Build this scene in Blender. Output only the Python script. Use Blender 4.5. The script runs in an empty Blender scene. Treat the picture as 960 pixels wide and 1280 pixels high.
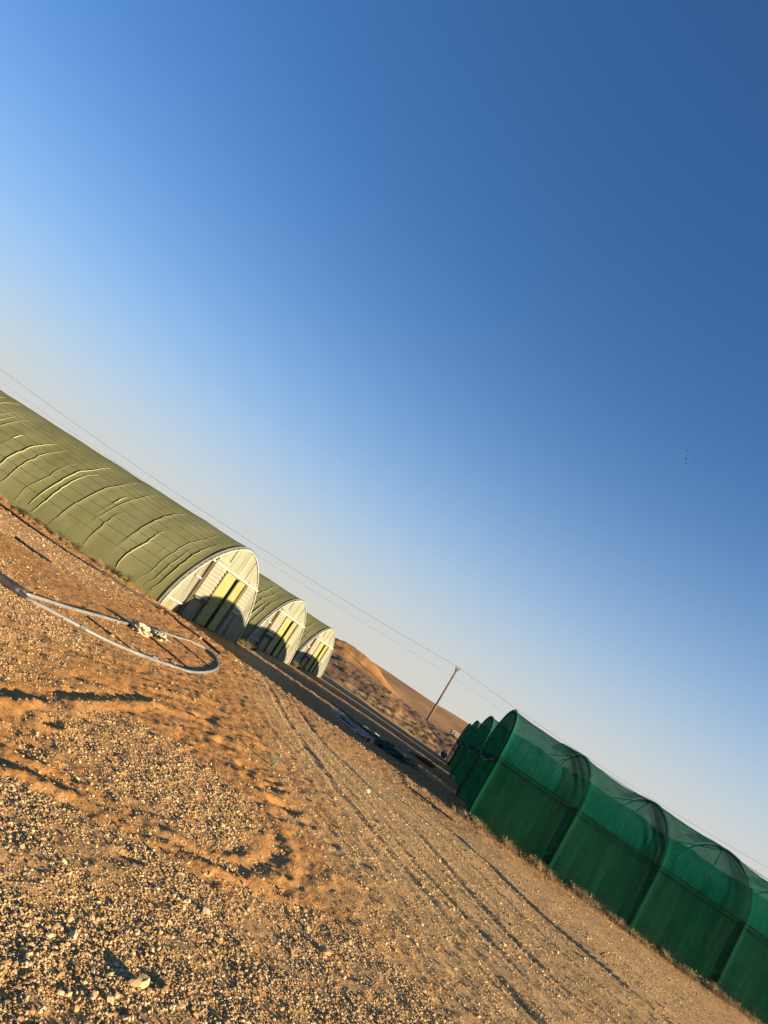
import bpy, bmesh, math, random
import numpy as np
from mathutils import Vector, Matrix

R = math.radians
random.seed(7)
rng = np.random.default_rng(11)
scene = bpy.context.scene
col = scene.collection

# ------------------------------------------------------------------ camera
EYE = Vector((0, 0, 1.5))
cam_data = bpy.data.cameras.new('camera')
cam = bpy.data.objects.new('camera', cam_data)
col.objects.link(cam)
cam_data.sensor_fit = 'VERTICAL'
cam_data.sensor_height = 36.0
cam_data.lens = 980.0 / 1280.0 * 36.0
cam_data.clip_start = 0.05
cam_data.clip_end = 9000
pitch, roll = R(11.0), R(33.0)
fwd = Vector((0, math.cos(pitch), math.sin(pitch)))
upv = Vector((0, -math.sin(pitch), math.cos(pitch)))
rgt = Vector((1, 0, 0))
c_, s_ = math.cos(roll), math.sin(roll)
cx = rgt * c_ + upv * s_
cy = upv * c_ - rgt * s_
M = Matrix((cx, cy, -fwd)).transposed().to_4x4()
M.translation = EYE
cam.matrix_world = M
scene.camera = cam

# ------------------------------------------------------------------ world, sun, exposure
SUN_EL = R(10.2)
SUN_H = Vector((0.885, -0.466, 0)).normalized()      # horizontal direction towards the sun
world = bpy.data.worlds.new('World')
scene.world = world
world.use_nodes = True
wn = world.node_tree.nodes
wn.clear()
sky_n = wn.new('ShaderNodeTexSky')
sky_n.sky_type = 'NISHITA'
sky_n.sun_disc = False
sky_n.sun_elevation = SUN_EL
sky_n.sun_rotation = math.atan2(SUN_H.x, SUN_H.y)
sky_n.altitude = 600
sky_n.air_density = 1.1
sky_n.dust_density = 0.6
sky_n.ozone_density = 6.0
bg = wn.new('ShaderNodeBackground')
bg.inputs['Strength'].default_value = 0.078
wo = wn.new('ShaderNodeOutputWorld')
# dusty desert air: a cream haze layer low above the horizon, the same all the way round
wl = world.node_tree.links
def wmath(op, a, b=None):
    n = wn.new('ShaderNodeMath'); n.operation = op
    for i, v in enumerate((a, b)):
        if v is None: continue
        if isinstance(v, (int, float)): n.inputs[i].default_value = v
        else: wl.new(v, n.inputs[i])
    return n.outputs[0]
wtc = wn.new('ShaderNodeTexCoord'); wsep = wn.new('ShaderNodeSeparateXYZ'); wl.new(wtc.outputs['Generated'], wsep.inputs[0])
def haze_layer(src, height, power, amount, colour):
    f = wmath('EXPONENT', wmath('MULTIPLY', wmath('POWER', wmath('DIVIDE', wmath('MAXIMUM', wsep.outputs[2], 0.0), height), power), -1.0))
    mx = wn.new('ShaderNodeMix'); mx.data_type = 'RGBA'
    wl.new(wmath('MULTIPLY', f, amount), mx.inputs[0]); wl.new(src, mx.inputs[6]); mx.inputs[7].default_value = (*colour, 1)
    return mx.outputs[2]
sky_c = haze_layer(sky_n.outputs[0], 0.26, 2.0, 0.80, (2.6, 3.3, 3.9))
sky_c = haze_layer(sky_c, 0.125, 2.0, 0.95, (3.35, 3.2, 2.85))
wl.new(sky_c, bg.inputs[0])
world.node_tree.links.new(bg.outputs[0], wo.inputs[0])

sun_data = bpy.data.lights.new('sun', 'SUN')
sun_data.energy = 5.0
sun_data.angle = R(0.55)
sun_data.color = (1.0, 0.84, 0.63)
sun = bpy.data.objects.new('sun', sun_data)
col.objects.link(sun)
to_sun = Vector((SUN_H.x * math.cos(SUN_EL), SUN_H.y * math.cos(SUN_EL), math.sin(SUN_EL)))
sun.rotation_mode = 'QUATERNION'
sun.rotation_quaternion = to_sun.to_track_quat('Z', 'Y')
sun.location = (30, -20, 30)

scene.view_settings.view_transform = 'Standard'
scene.view_settings.look = 'None'
scene.view_settings.exposure = 1.4
scene.view_settings.gamma = 1.0
scene.view_settings.use_curve_mapping = False
scene.cycles.transparent_max_bounces = 24
scene.cycles.max_bounces = 8

# ------------------------------------------------------------------ material helpers
def new_mat(name):
    m = bpy.data.materials.new(name)
    m.use_nodes = True
    nt = m.node_tree
    nt.nodes.clear()
    out = nt.nodes.new('ShaderNodeOutputMaterial')
    return m, nt, out

def noise_node(nt, scale, detail=4, rough=0.6, coord='Object', dist=0.0):
    tc = nt.nodes.new('ShaderNodeTexCoord')
    n = nt.nodes.new('ShaderNodeTexNoise')
    n.inputs['Scale'].default_value = scale
    n.inputs['Detail'].default_value = detail
    n.inputs['Roughness'].default_value = rough
    n.inputs['Distortion'].default_value = dist
    nt.links.new(tc.outputs[coord], n.inputs['Vector'])
    return n

ALBEDO = 0.80
def ramp(nt, src, stops, k=None):
    k = ALBEDO if k is None else k
    stops = [(p, tuple(v * k for v in c)) for p, c in stops]
    r = nt.nodes.new('ShaderNodeValToRGB')
    e = r.color_ramp.elements
    while len(e) > 1: e.remove(e[-1])
    e[0].position = stops[0][0]; e[0].color = (*stops[0][1], 1)
    for p, c in stops[1:]:
        k = e.new(p); k.color = (*c, 1)
    nt.links.new(src, r.inputs[0])
    return r

def mat_plain(name, c1, c2, scale=6.0, rough=0.7, bump=0.15, bscale=30.0, metal=0.0, spec=0.3):
    m, nt, out = new_mat(name)
    b = nt.nodes.new('ShaderNodeBsdfPrincipled')
    n = noise_node(nt, scale, 5, 0.65)
    r = ramp(nt, n.outputs[0], [(0.3, c1), (0.7, c2)])
    nt.links.new(r.outputs[0], b.inputs['Base Color'])
    b.inputs['Roughness'].default_value = rough
    b.inputs['Metallic'].default_value = metal
    b.inputs['Specular IOR Level'].default_value = spec
    if bump:
        n2 = noise_node(nt, bscale, 4, 0.6)
        bp = nt.nodes.new('ShaderNodeBump')
        bp.inputs['Strength'].default_value = bump
        bp.inputs['Distance'].default_value = 0.02
        nt.links.new(n2.outputs[0], bp.inputs['Height'])
        nt.links.new(bp.outputs[0], b.inputs['Normal'])
    nt.links.new(b.outputs[0], out.inputs[0])
    return m

def mat_net(name, c1, c2, open_, transl, scale=1.2, bump=0.2, stretch=(1, 1, 1), fade=None):
    """woven shade cloth: open holes, a diffuse thread and light coming through"""
    m, nt, out = new_mat(name)
    tc = nt.nodes.new('ShaderNodeTexCoord')
    mp = nt.nodes.new('ShaderNodeMapping')
    mp.inputs['Scale'].default_value = stretch
    nt.links.new(tc.outputs['Object'], mp.inputs[0])
    n = nt.nodes.new('ShaderNodeTexNoise')
    n.inputs['Scale'].default_value = scale
    n.inputs['Detail'].default_value = 6
    n.inputs['Roughness'].default_value = 0.65
    nt.links.new(mp.outputs[0], n.inputs['Vector'])
    r = ramp(nt, n.outputs[0], [(0.3, c1), (0.7, c2)])
    if fade:
        nf = noise_node(nt, 0.55, 4, 0.6, 'Object', 0.6)
        ff = nt.nodes.new('ShaderNodeMapRange'); ff.inputs['From Min'].default_value = 0.42; ff.inputs['From Max'].default_value = 0.75
        ff.inputs['To Max'].default_value = 0.7
        nt.links.new(nf.outputs[0], ff.inputs[0])
        fm = nt.nodes.new('ShaderNodeMix'); fm.data_type = 'RGBA'; fm.inputs[7].default_value = (*[v * ALBEDO for v in fade], 1)
        nt.links.new(ff.outputs[0], fm.inputs[0]); nt.links.new(r.outputs[0], fm.inputs[6])
        class _R: outputs = [fm.outputs[2]]
        r = _R
    d = nt.nodes.new('ShaderNodeBsdfDiffuse')
    t = nt.nodes.new('ShaderNodeBsdfTranslucent')
    nt.links.new(r.outputs[0], d.inputs[0]); nt.links.new(r.outputs[0], t.inputs[0])
    if bump:
        bp = nt.nodes.new('ShaderNodeBump')
        bp.inputs['Strength'].default_value = bump
        bp.inputs['Distance'].default_value = 0.05
        n2 = nt.nodes.new('ShaderNodeTexNoise')
        n2.inputs['Scale'].default_value = scale * 3.0
        n2.inputs['Detail'].default_value = 5
        nt.links.new(mp.outputs[0], n2.inputs['Vector'])
        nt.links.new(n2.outputs[0], bp.inputs['Height'])
        nt.links.new(bp.outputs[0], d.inputs['Normal'])
    mx = nt.nodes.new('ShaderNodeMixShader'); mx.inputs[0].default_value = transl
    nt.links.new(d.outputs[0], mx.inputs[1]); nt.links.new(t.outputs[0], mx.inputs[2])
    tr = nt.nodes.new('ShaderNodeBsdfTransparent')
    mx2 = nt.nodes.new('ShaderNodeMixShader')
    # weave density varies a little
    mr = nt.nodes.new('ShaderNodeMapRange')
    mr.inputs['From Min'].default_value = 0.3; mr.inputs['From Max'].default_value = 0.7
    mr.inputs['To Min'].default_value = open_ * 0.85; mr.inputs['To Max'].default_value = open_ * 1.15
    nt.links.new(n.outputs[0], mr.inputs[0]); nt.links.new(mr.outputs[0], mx2.inputs[0])
    nt.links.new(mx.outputs[0], mx2.inputs[1]); nt.links.new(tr.outputs[0], mx2.inputs[2])
    nt.links.new(mx2.outputs[0], out.inputs[0])
    return m

MT = {}
MT['olive_net'] = mat_net('olive_net', (0.245, 0.235, 0.094), (0.315, 0.300, 0.125), 0.10, 0.20, 0.9, 0.12, (1, 1, 1), (0.36, 0.34, 0.17))
MT['olive_fold_sunlit'] = mat_net('olive_fold_sunlit', (0.46, 0.45, 0.20), (0.56, 0.54, 0.27), 0.0, 0.15, 2.0, 0.2)  # paler than the net, sunlit fold edges put into the colour
MT['olive_seam'] = mat_plain('olive_seam', (0.07, 0.072, 0.028), (0.10, 0.10, 0.04), 8, 0.9, 0)
MT['green_net'] = mat_net('green_net', (0.004, 0.090, 0.052), (0.010, 0.150, 0.086), 0.26, 0.35, 1.0, 0.25, (3, 3, 0.35), (0.030, 0.185, 0.120))
MT['green_net_dense'] = mat_net('green_net_dense', (0.008, 0.055, 0.026), (0.016, 0.100, 0.050), 0.40, 0.30, 1.2, 0.15, (3, 3, 0.30), (0.030, 0.105, 0.055))
MT['green_end'] = mat_net('green_end', (0.004, 0.060, 0.036), (0.008, 0.090, 0.055), 0.05, 0.30, 1.2, 0.3, (1, 1, 0.2))
MT['frame_dark'] = mat_plain('frame_dark', (0.020, 0.035, 0.026), (0.035, 0.05, 0.04), 8, 0.7, 0)
MT['tube_white'] = mat_plain('tube_white', (0.40, 0.38, 0.30), (0.56, 0.53, 0.42), 5, 0.55, 0.05)
def mat_streak(name, stops, sc=(5, 5, 0.5), rough=0.5):
    m, nt, out = new_mat(name)
    b = nt.nodes.new('ShaderNodeBsdfPrincipled'); b.inputs['Roughness'].default_value = rough
    b.inputs['Specular IOR Level'].default_value = 0.3
    tc = nt.nodes.new('ShaderNodeTexCoord'); mp = nt.nodes.new('ShaderNodeMapping'); mp.inputs['Scale'].default_value = sc
    n = nt.nodes.new('ShaderNodeTexNoise'); n.inputs['Scale'].default_value = 1.0; n.inputs['Detail'].default_value = 6; n.inputs['Roughness'].default_value = 0.7
    nt.links.new(tc.outputs['Object'], mp.inputs[0]); nt.links.new(mp.outputs[0], n.inputs['Vector'])
    r = ramp(nt, n.outputs[0], stops)
    nt.links.new(r.outputs[0], b.inputs['Base Color']); nt.links.new(b.outputs[0], out.inputs[0])
    return m
MT['poly_sheet'] = mat_streak('poly_sheet', [(0.32, (0.19, 0.185, 0.105)), (0.5, (0.29, 0.285, 0.175)), (0.68, (0.40, 0.39, 0.26))])
MT['poly_old'] = mat_streak('poly_old', [(0.32, (0.15, 0.14, 0.09)), (0.5, (0.24, 0.23, 0.15)), (0.7, (0.36, 0.34, 0.23))])
MT['film_olive'] = mat_streak('film_olive', [(0.3, (0.17, 0.155, 0.08)), (0.5, (0.25, 0.23, 0.125)), (0.7, (0.34, 0.32, 0.18))])
MT['door_yellow'] = mat_plain('door_yellow', (0.30, 0.28, 0.085), (0.38, 0.355, 0.12), 3.0, 0.5, 0.05)
MT['louvre'] = mat_plain('louvre', (0.30, 0.27, 0.165), (0.40, 0.36, 0.23), 4.0, 0.5, 0.05)
MT['wood_dark'] = mat_plain('wood_dark', (0.10, 0.075, 0.045), (0.18, 0.13, 0.075), 5.0, 0.8, 0.2)
MT['rubber_grey'] = mat_plain('rubber_grey', (0.13, 0.13, 0.11), (0.19, 0.19, 0.16), 5, 0.8, 0.05)
MT['pvc'] = mat_plain('pvc', (0.17, 0.16, 0.13), (0.30, 0.285, 0.235), 3.5, 0.4, 0.05, spec=0.5)
MT['black_pipe'] = mat_plain('black_pipe', (0.025, 0.024, 0.022), (0.07, 0.06, 0.05), 4.0, 0.55, 0.05)
MT['cloth'] = mat_plain('cloth', (0.46, 0.40, 0.22), (0.62, 0.56, 0.36), 8.0, 0.9, 0.2)
MT['steel'] = mat_plain('steel', (0.25, 0.26, 0.27), (0.40, 0.41, 0.42), 6.0, 0.5, 0.05, metal=0.4)
MT['grey_sheet'] = mat_plain('grey_sheet', (0.13, 0.115, 0.09), (0.34, 0.31, 0.25), 5.0, 0.5, 0.2)
MT['scrap_green'] = mat_plain('scrap_green', (0.02, 0.06, 0.045), (0.05, 0.10, 0.08), 5.0, 0.9, 0.3)
MT['scrap_brown'] = mat_plain('scrap_brown', (0.14, 0.06, 0.04), (0.22, 0.11, 0.08), 5.0, 0.9, 0.3)
MT['pole_wood'] = mat_plain('pole_wood', (0.13, 0.10, 0.075), (0.22, 0.17, 0.13), 4.0, 0.85, 0.2)
MT['wire'] = mat_plain('wire', (0.10, 0.10, 0.10), (0.13, 0.13, 0.13), 4.0, 0.6, 0)
MT['bird'] = mat_plain('bird', (0.05, 0.05, 0.055), (0.07, 0.07, 0.075), 4.0, 0.8, 0)
MT['straw'] = mat_plain('straw', (0.40, 0.27, 0.12), (0.60, 0.44, 0.22), 9.0, 0.8, 0)
MT['weed'] = mat_plain('weed', (0.12, 0.13, 0.04), (0.26, 0.22, 0.08), 3.0, 0.8, 0)
MT['weed_pale'] = mat_plain('weed_pale', (0.30, 0.33, 0.15), (0.42, 0.43, 0.22), 3.0, 0.8, 0)
MT['scrub'] = mat_plain('scrub', (0.16, 0.095, 0.042), (0.28, 0.18, 0.085), 2.0, 0.9, 0)
MT['scrub_green'] = mat_plain('scrub_green', (0.12, 0.09, 0.035), (0.22, 0.17, 0.065), 2.0, 0.9, 0)
MT['barrel'] = mat_plain('barrel', (0.05, 0.05, 0.10), (0.08, 0.08, 0.14), 4.0, 0.6, 0)
MT['hut_white'] = mat_plain('hut_white', (0.6, 0.58, 0.54), (0.7, 0.68, 0.63), 2.0, 0.8, 0.1)

# ---- ground material: colour from the soil (orange sand / tan grit) and painted alley shade, relief from noise
def mat_ground():
    m, nt, out = new_mat('desert_soil')
    L = nt.links
    b = nt.nodes.new('ShaderNodeBsdfPrincipled')
    b.inputs['Roughness'].default_value = 0.95
    b.inputs['Specular IOR Level'].default_value = 0.1
    a = nt.nodes.new('ShaderNodeAttribute'); a.attribute_name = 'orange'
    n1 = noise_node(nt, 1.6, 8, 0.7)
    n2 = noise_node(nt, 24, 6, 0.7)
    n3 = noise_node(nt, 140, 3, 0.6)
    org = ramp(nt, n2.outputs[0], [(0.3, (0.42, 0.18, 0.046)), (0.55, (0.52, 0.245, 0.070)), (0.75, (0.58, 0.31, 0.105))], 0.95)
    tan = ramp(nt, n2.outputs[0], [(0.28, (0.39, 0.215, 0.078)), (0.5, (0.52, 0.31, 0.125)), (0.75, (0.62, 0.405, 0.185))], 0.95)
    ad = nt.nodes.new('ShaderNodeMath'); ad.operation = 'MULTIPLY_ADD'
    L.new(n1.outputs[0], ad.inputs[0]); ad.inputs[1].default_value = 0.9; ad.inputs[2].default_value = -0.45
    sm = nt.nodes.new('ShaderNodeMath'); sm.operation = 'ADD'; sm.use_clamp = True
    L.new(a.outputs['Fac'], sm.inputs[0]); L.new(ad.outputs[0], sm.inputs[1])
    mx = nt.nodes.new('ShaderNodeMix'); mx.data_type = 'RGBA'
    L.new(sm.outputs[0], mx.inputs[0]); L.new(tan.outputs[0], mx.inputs[6]); L.new(org.outputs[0], mx.inputs[7])
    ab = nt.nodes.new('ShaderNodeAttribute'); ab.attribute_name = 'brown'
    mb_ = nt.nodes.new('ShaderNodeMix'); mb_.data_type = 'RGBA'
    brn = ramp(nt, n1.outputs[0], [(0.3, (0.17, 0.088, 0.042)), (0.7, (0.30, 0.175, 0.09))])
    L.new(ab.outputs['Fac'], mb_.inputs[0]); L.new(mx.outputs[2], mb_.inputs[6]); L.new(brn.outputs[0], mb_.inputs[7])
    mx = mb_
    g = ramp(nt, n3.outputs[0], [(0.33, (0.72, 0.70, 0.66)), (0.5, (1, 1, 1)), (0.7, (1.22, 1.2, 1.15))], 1.0)
    mu = nt.nodes.new('ShaderNodeMix'); mu.data_type = 'RGBA'; mu.blend_type = 'MULTIPLY'; mu.inputs[0].default_value = 1
    L.new(mx.outputs[2], mu.inputs[6]); L.new(g.outputs[0], mu.inputs[7])
    g2 = ramp(nt, noise_node(nt, 3.2, 7, 0.72, 'Object', 0.4).outputs[0], [(0.3, (0.74, 0.72, 0.70)), (0.5, (1, 1, 1)), (0.72, (1.14, 1.13, 1.10))], 1.0)
    mu2 = nt.nodes.new('ShaderNodeMix'); mu2.data_type = 'RGBA'; mu2.blend_type = 'MULTIPLY'; mu2.inputs[0].default_value = 1
    L.new(mu.outputs[2], mu2.inputs[6]); L.new(g2.outputs[0], mu2.inputs[7])
    L.new(mu2.outputs[2], b.inputs['Base Color'])
    bp = nt.nodes.new('ShaderNodeBump'); bp.inputs['Strength'].default_value = 0.55; bp.inputs['Distance'].default_value = 0.02
    L.new(n2.outputs[0], bp.inputs['Height'])
    bp2 = nt.nodes.new('ShaderNodeBump'); bp2.inputs['Strength'].default_value = 0.6; bp2.inputs['Distance'].default_value = 0.006
    L.new(n3.outputs[0], bp2.inputs['Height']); L.new(bp.outputs[0], bp2.inputs['Normal'])
    L.new(bp2.outputs[0], b.inputs['Normal'])
    L.new(b.outputs[0], out.inputs[0])
    return m
MT['ground'] = mat_ground()

def mat_stone():
    m, nt, out = new_mat('gravel_stone')
    L = nt.links
    b = nt.nodes.new('ShaderNodeBsdfPrincipled'); b.inputs['Roughness'].default_value = 0.8
    b.inputs['Specular IOR Level'].default_value = 0.08
    oi = nt.nodes.new('ShaderNodeObjectInfo')
    r = ramp(nt, oi.outputs['Random'], [(0.0, (0.24, 0.13, 0.052)), (0.3, (0.38, 0.23, 0.098)), (0.55, (0.48, 0.31, 0.14)),
                                        (0.8, (0.57, 0.40, 0.195)), (0.95, (0.66, 0.50, 0.28)), (1.0, (0.30, 0.22, 0.15))], 0.92)
    n = noise_node(nt, 2.0, 4, 0.6)
    g = ramp(nt, n.outputs[0], [(0.3, (0.8, 0.78, 0.74)), (0.7, (1.12, 1.1, 1.05))], 1.0)
    mu = nt.nodes.new('ShaderNodeMix'); mu.data_type = 'RGBA'; mu.blend_type = 'MULTIPLY'; mu.inputs[0].default_value = 1
    L.new(r.outputs[0], mu.inputs[6]); L.new(g.outputs[0], mu.inputs[7]); L.new(mu.outputs[2], b.inputs['Base Color'])
    L.new(b.outputs[0], out.inputs[0])
    return m
MT['stone'] = mat_stone()

# ------------------------------------------------------------------ object helpers
def mesh_obj(name, verts, faces, mat, parent=None, smooth=False, loc=(0, 0, 0)):
    me = bpy.data.meshes.new(name)
    me.from_pydata([tuple(v) for v in verts], [], faces)
    me.validate(); me.update()
    if smooth: me.polygons.foreach_set('use_smooth', [True] * len(me.polygons))
    if mat: me.materials.append(mat)
    o = bpy.data.objects.new(name, me)
    o.location = loc
    col.objects.link(o)
    if parent: o.parent = parent
    return o

def grid_obj(name, P, mat, parent=None, smooth=True, loc=(0, 0, 0)):
    """P: array (n, m, 3)"""
    n, m = P.shape[:2]
    idx = np.arange(n * m).reshape(n, m)
    f = np.stack([idx[:-1, :-1], idx[1:, :-1], idx[1:, 1:], idx[:-1, 1:]], -1).reshape(-1, 4)
    me = bpy.data.meshes.new(name)
    v = P.reshape(-1, 3).astype(np.float32)
    me.vertices.add(len(v)); me.vertices.foreach_set('co', v.ravel())
    me.loops.add(f.size); me.loops.foreach_set('vertex_index', f.ravel().astype(np.int32))
    me.polygons.add(len(f)); me.polygons.foreach_set('loop_start', np.arange(0, f.size, 4, dtype=np.int32))
    me.update(calc_edges=True); me.validate()
    if smooth: me.polygons.foreach_set('use_smooth', np.ones(len(me.polygons), dtype=bool))
    if mat: me.materials.append(mat)
    o = bpy.data.objects.new(name, me); o.location = loc
    col.objects.link(o)
    if parent: o.parent = parent
    return o

class MB:
    def __init__(s): s.v = []; s.f = []
    def add(s, vs, fs):
        k = len(s.v); s.v += [tuple(v) for v in vs]; s.f += [tuple(i + k for i in f) for f in fs]
    def tube(s, pts, r, n=8, cap=True):
        pts = [Vector(p) for p in pts]
        rs = r if isinstance(r, (list, tuple)) else [r] * len(pts)
        rings = []; up = None
        for i, p in enumerate(pts):
            d = (pts[min(i + 1, len(pts) - 1)] - pts[max(i - 1, 0)]).normalized()
            if up is None:
                up = Vector((0, 0, 1)) if abs(d.z) < 0.9 else Vector((1, 0, 0))
            a = d.cross(up)
            if a.length < 1e-4: a = d.cross(Vector((1, 0.3, 0)))
            a.normalize(); b = a.cross(d).normalized(); up = b
            rings.append([p + (a * math.cos(2 * math.pi * k / n) + b * math.sin(2 * math.pi * k / n)) * rs[i] for k in range(n)])
        vs = [v for rg in rings for v in rg]; fs = []
        for i in range(len(pts) - 1):
            for k in range(n):
                fs.append((i * n + k, i * n + (k + 1) % n, (i + 1) * n + (k + 1) % n, (i + 1) * n + k))
        if cap:
            fs.append(tuple(range(n))[::-1]); fs.append(tuple((len(pts) - 1) * n + k for k in range(n)))
        s.add(vs, fs)
    def hexa(s, c):          # 8 corners: 4 lower, 4 upper
        s.add(c, [(0, 3, 2, 1), (4, 5, 6, 7), (0, 1, 5, 4), (1, 2, 6, 5), (2, 3, 7, 6), (3, 0, 4, 7)])
    def box(s, c, h):
        x, y, z = c; a, b, d = h
        s.hexa([(x - a, y - b, z - d), (x + a, y - b, z - d), (x + a, y + b, z - d), (x - a, y + b, z - d),
                (x - a, y - b, z + d), (x + a, y - b, z + d), (x + a, y + b, z + d), (x - a, y + b, z + d)])
    def build(s, name, mat, parent=None, smooth=False, loc=(0, 0, 0)):
        return mesh_obj(name, s.v, s.f, mat, parent, smooth, loc)

def tag(o, label=None, cat=None, group=None, kind=None):
    if label: o['label'] = label
    if cat: o['category'] = cat
    if group: o['group'] = group
    if kind: o['kind'] = kind
    return o

def empty(name, loc):
    o = bpy.data.objects.new(name, None); o.location = loc; o.empty_display_size = 0.2
    col.objects.link(o)
    return o

def copy_tree(o, parent=None):
    c = o.copy(); col.objects.link(c); c.parent = parent
    for ch in list(o.children): copy_tree(ch, c)
    return c

# ------------------------------------------------------------------ terrain
def _hash(ix, iy, seed):
    h = (ix.astype(np.int64) * 374761393 + iy.astype(np.int64) * 668265263 + seed * 1442695041) & 0xffffffff
    h = ((h ^ (h >> 13)) * 1274126177) & 0xffffffff
    h = h ^ (h >> 16)
    return (h & 0xffffff) / float(0xffffff)
def vnoise(x, y, seed=0):
    ix = np.floor(x); iy = np.floor(y); fx = x - ix; fy = y - iy
    fx = fx * fx * (3 - 2 * fx); fy = fy * fy * (3 - 2 * fy)
    a = _hash(ix, iy, seed); b = _hash(ix + 1, iy, seed); c = _hash(ix, iy + 1, seed); d = _hash(ix + 1, iy + 1, seed)
    return (a * (1 - fx) + b * fx) * (1 - fy) + (c * (1 - fx) + d * fx) * fy - 0.5
def fbm(x, y, f, o=4, seed=0, g=0.5):
    r = 0; a = 1
    for k in range(o):
        r = r + a * vnoise(x * f, y * f, seed + k * 17); f = f * 2.03; a *= g
    return r
def sst(a, b, x):
    t = np.clip((x - a) / (b - a), 0, 1); return t * t * (3 - 2 * t)

def seg_dist(x, y, pts):
    """distance to a polyline, signed side and arc length"""
    best = np.full(x.shape, 1e9); side = np.zeros(x.shape); arc = np.zeros(x.shape); L = 0
    for (ax, ay), (bx, by) in zip(pts[:-1], pts[1:]):
        dx, dy = bx - ax, by - ay; l = math.hypot(dx, dy)
        t = np.clip(((x - ax) * dx + (y - ay) * dy) / (l * l), 0, 1)
        px, py = x - ax - t * dx, y - ay - t * dy
        d = np.hypot(px, py); m = d < best
        best = np.where(m, d, best)
        side = np.where(m, np.sign(px * dy - py * dx), side)
        arc = np.where(m, L + t * l, arc); L += l
    return best, side, arc

def smooth_path(pts, n=8):
    out = []
    P = [Vector((p[0], p[1], 0)) for p in pts]
    for i in range(len(P) - 1):
        p0 = P[max(i - 1, 0)]; p1 = P[i]; p2 = P[i + 1]; p3 = P[min(i + 2, len(P) - 1)]
        for k in range(n):
            t = k / n
            q = 0.5 * ((2 * p1) + (p2 - p0) * t + (2 * p0 - 5 * p1 + 4 * p2 - p3) * t * t + (3 * p1 - p0 - 3 * p2 + p3) * t ** 3)
            out.append((q.x, q.y))
    out.append((P[-1].x, P[-1].y))
    return out

RUTS = [  # path, half width, depth
    (smooth_path([(-0.9, 27.5), (-0.29, 23.53), (0.41, 18.99), (1.35, 12.85), (1.81, 11.07), (2.34, 9.39), (2.72, 8.17), (3.12, 7.05), (3.5, 6.3), (4.2, 5.2)], 3), 0.10, 0.013),
    (smooth_path([(-0.1, 26.5), (0.7, 22.33), (2.0, 16.06), (3.12, 12.68), (3.62, 10.13), (4.19, 8.56), (4.8, 7.7), (6.5, 6.2)], 3), 0.10, 0.014),
    (smooth_path([(0.6, 21.3), (1.64, 19.13), (2.85, 16.6), (3.77, 14.6), (4.3, 12.4), (5.0, 10.2), (6.2, 8.4)], 3), 0.09, 0.010),
    (smooth_path([(1.0, 14.6), (1.9, 12.2), (2.75, 9.9), (3.3, 8.4), (3.9, 7.3)], 3), 0.07, 0.008),
    (smooth_path([(2.9, 17.9), (4.35, 16.6), (4.9, 14.85), (5.23, 13.3), (5.62, 12.2), (6.05, 11.25), (6.7, 10.35), (8.0, 9.0)], 3), 0.11, 0.028),
]
BERMS = [  # path, half width, height
    (smooth_path([(-2.2, 4.9), (-1.6, 5.7), (-1.42, 6.5), (-1.32, 7.3), (-1.15, 8.5), (-0.9, 9.7), (-0.2, 10.6)], 4), 0.09, 0.022),
    (smooth_path([(-1.25, 4.55), (-0.93, 4.85), (-0.59, 5.05), (-0.24, 5.08), (0.13, 5.2), (0.52, 5.5), (0.84, 6.2), (0.92, 6.9), (0.80, 7.4), (0.62, 7.8)], 4), 0.08, 0.013),
    (smooth_path([(-1.5, 4.75), (-1.05, 5.15), (-0.6, 5.35), (-0.2, 5.4), (0.15, 5.55), (0.45, 5.9), (0.6, 6.4), (0.66, 6.9)], 4), 0.05, 0.005),
    (smooth_path([(-3.2, 8.4), (-2.0, 9.3), (-1.2, 10.6), (-0.8, 12.4)], 4), 0.12, 0.006),
]
rp = random.Random(5)
PITS = []       # footprints and scuffs in the loose sand
for k in range(520):
    if k < 330:
        x = rp.gauss(-0.6, 1.5); y = rp.uniform(7.0, 20.5)
        x += (y - 10) * -0.03
    elif k < 430:
        x = rp.uniform(-8, -1.5); y = rp.uniform(9.0, 22.0)
    else:
        x = rp.uniform(-1.6, 2.2); y = rp.uniform(2.6, 7.5)
    PITS.append((x, y, rp.uniform(0.06, 0.17), rp.uniform(0.05, 0.10), rp.uniform(0, 3.14), rp.uniform(0.006, 0.020) * (1.0 if k < 430 and y > 8.2 else 0.4)))
PITS += [(a, b, c, d, e, f * 0.6) for a, b, c, d, e, f in [(0.78, 8.5, 0.19, 0.12, 0.5, 0.075), (-0.09, 9.73, 0.16, 0.12, 0.9, 0.06), (0.57, 8.95, 0.14, 0.10, 0.4, 0.05),
         (-0.55, 12.2, 0.2, 0.15, 0.8, 0.06), (-0.14, 4.67, 0.10, 0.05, 0.5, 0.03), (-1.22, 6.2, 0.14, 0.08, 1.4, 0.04),
         (0.25, 9.2, 0.14, 0.10, 1.0, 0.05), (-0.5, 10.6, 0.18, 0.11, 1.2, 0.05), (0.2, 11.5, 0.2, 0.12, 0.3, 0.05)]]

PIT_XY = np.array([p[:2] for p in PITS])
def pits_near(x, y):
    if x.size > 5000 or x.size == 0: return PITS
    m = (PIT_XY[:, 0] > x.min() - 0.5) & (PIT_XY[:, 0] < x.max() + 0.5) & (PIT_XY[:, 1] > y.min() - 0.5) & (PIT_XY[:, 1] < y.max() + 0.5)
    return [PITS[i] for i in np.nonzero(m)[0]]

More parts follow.
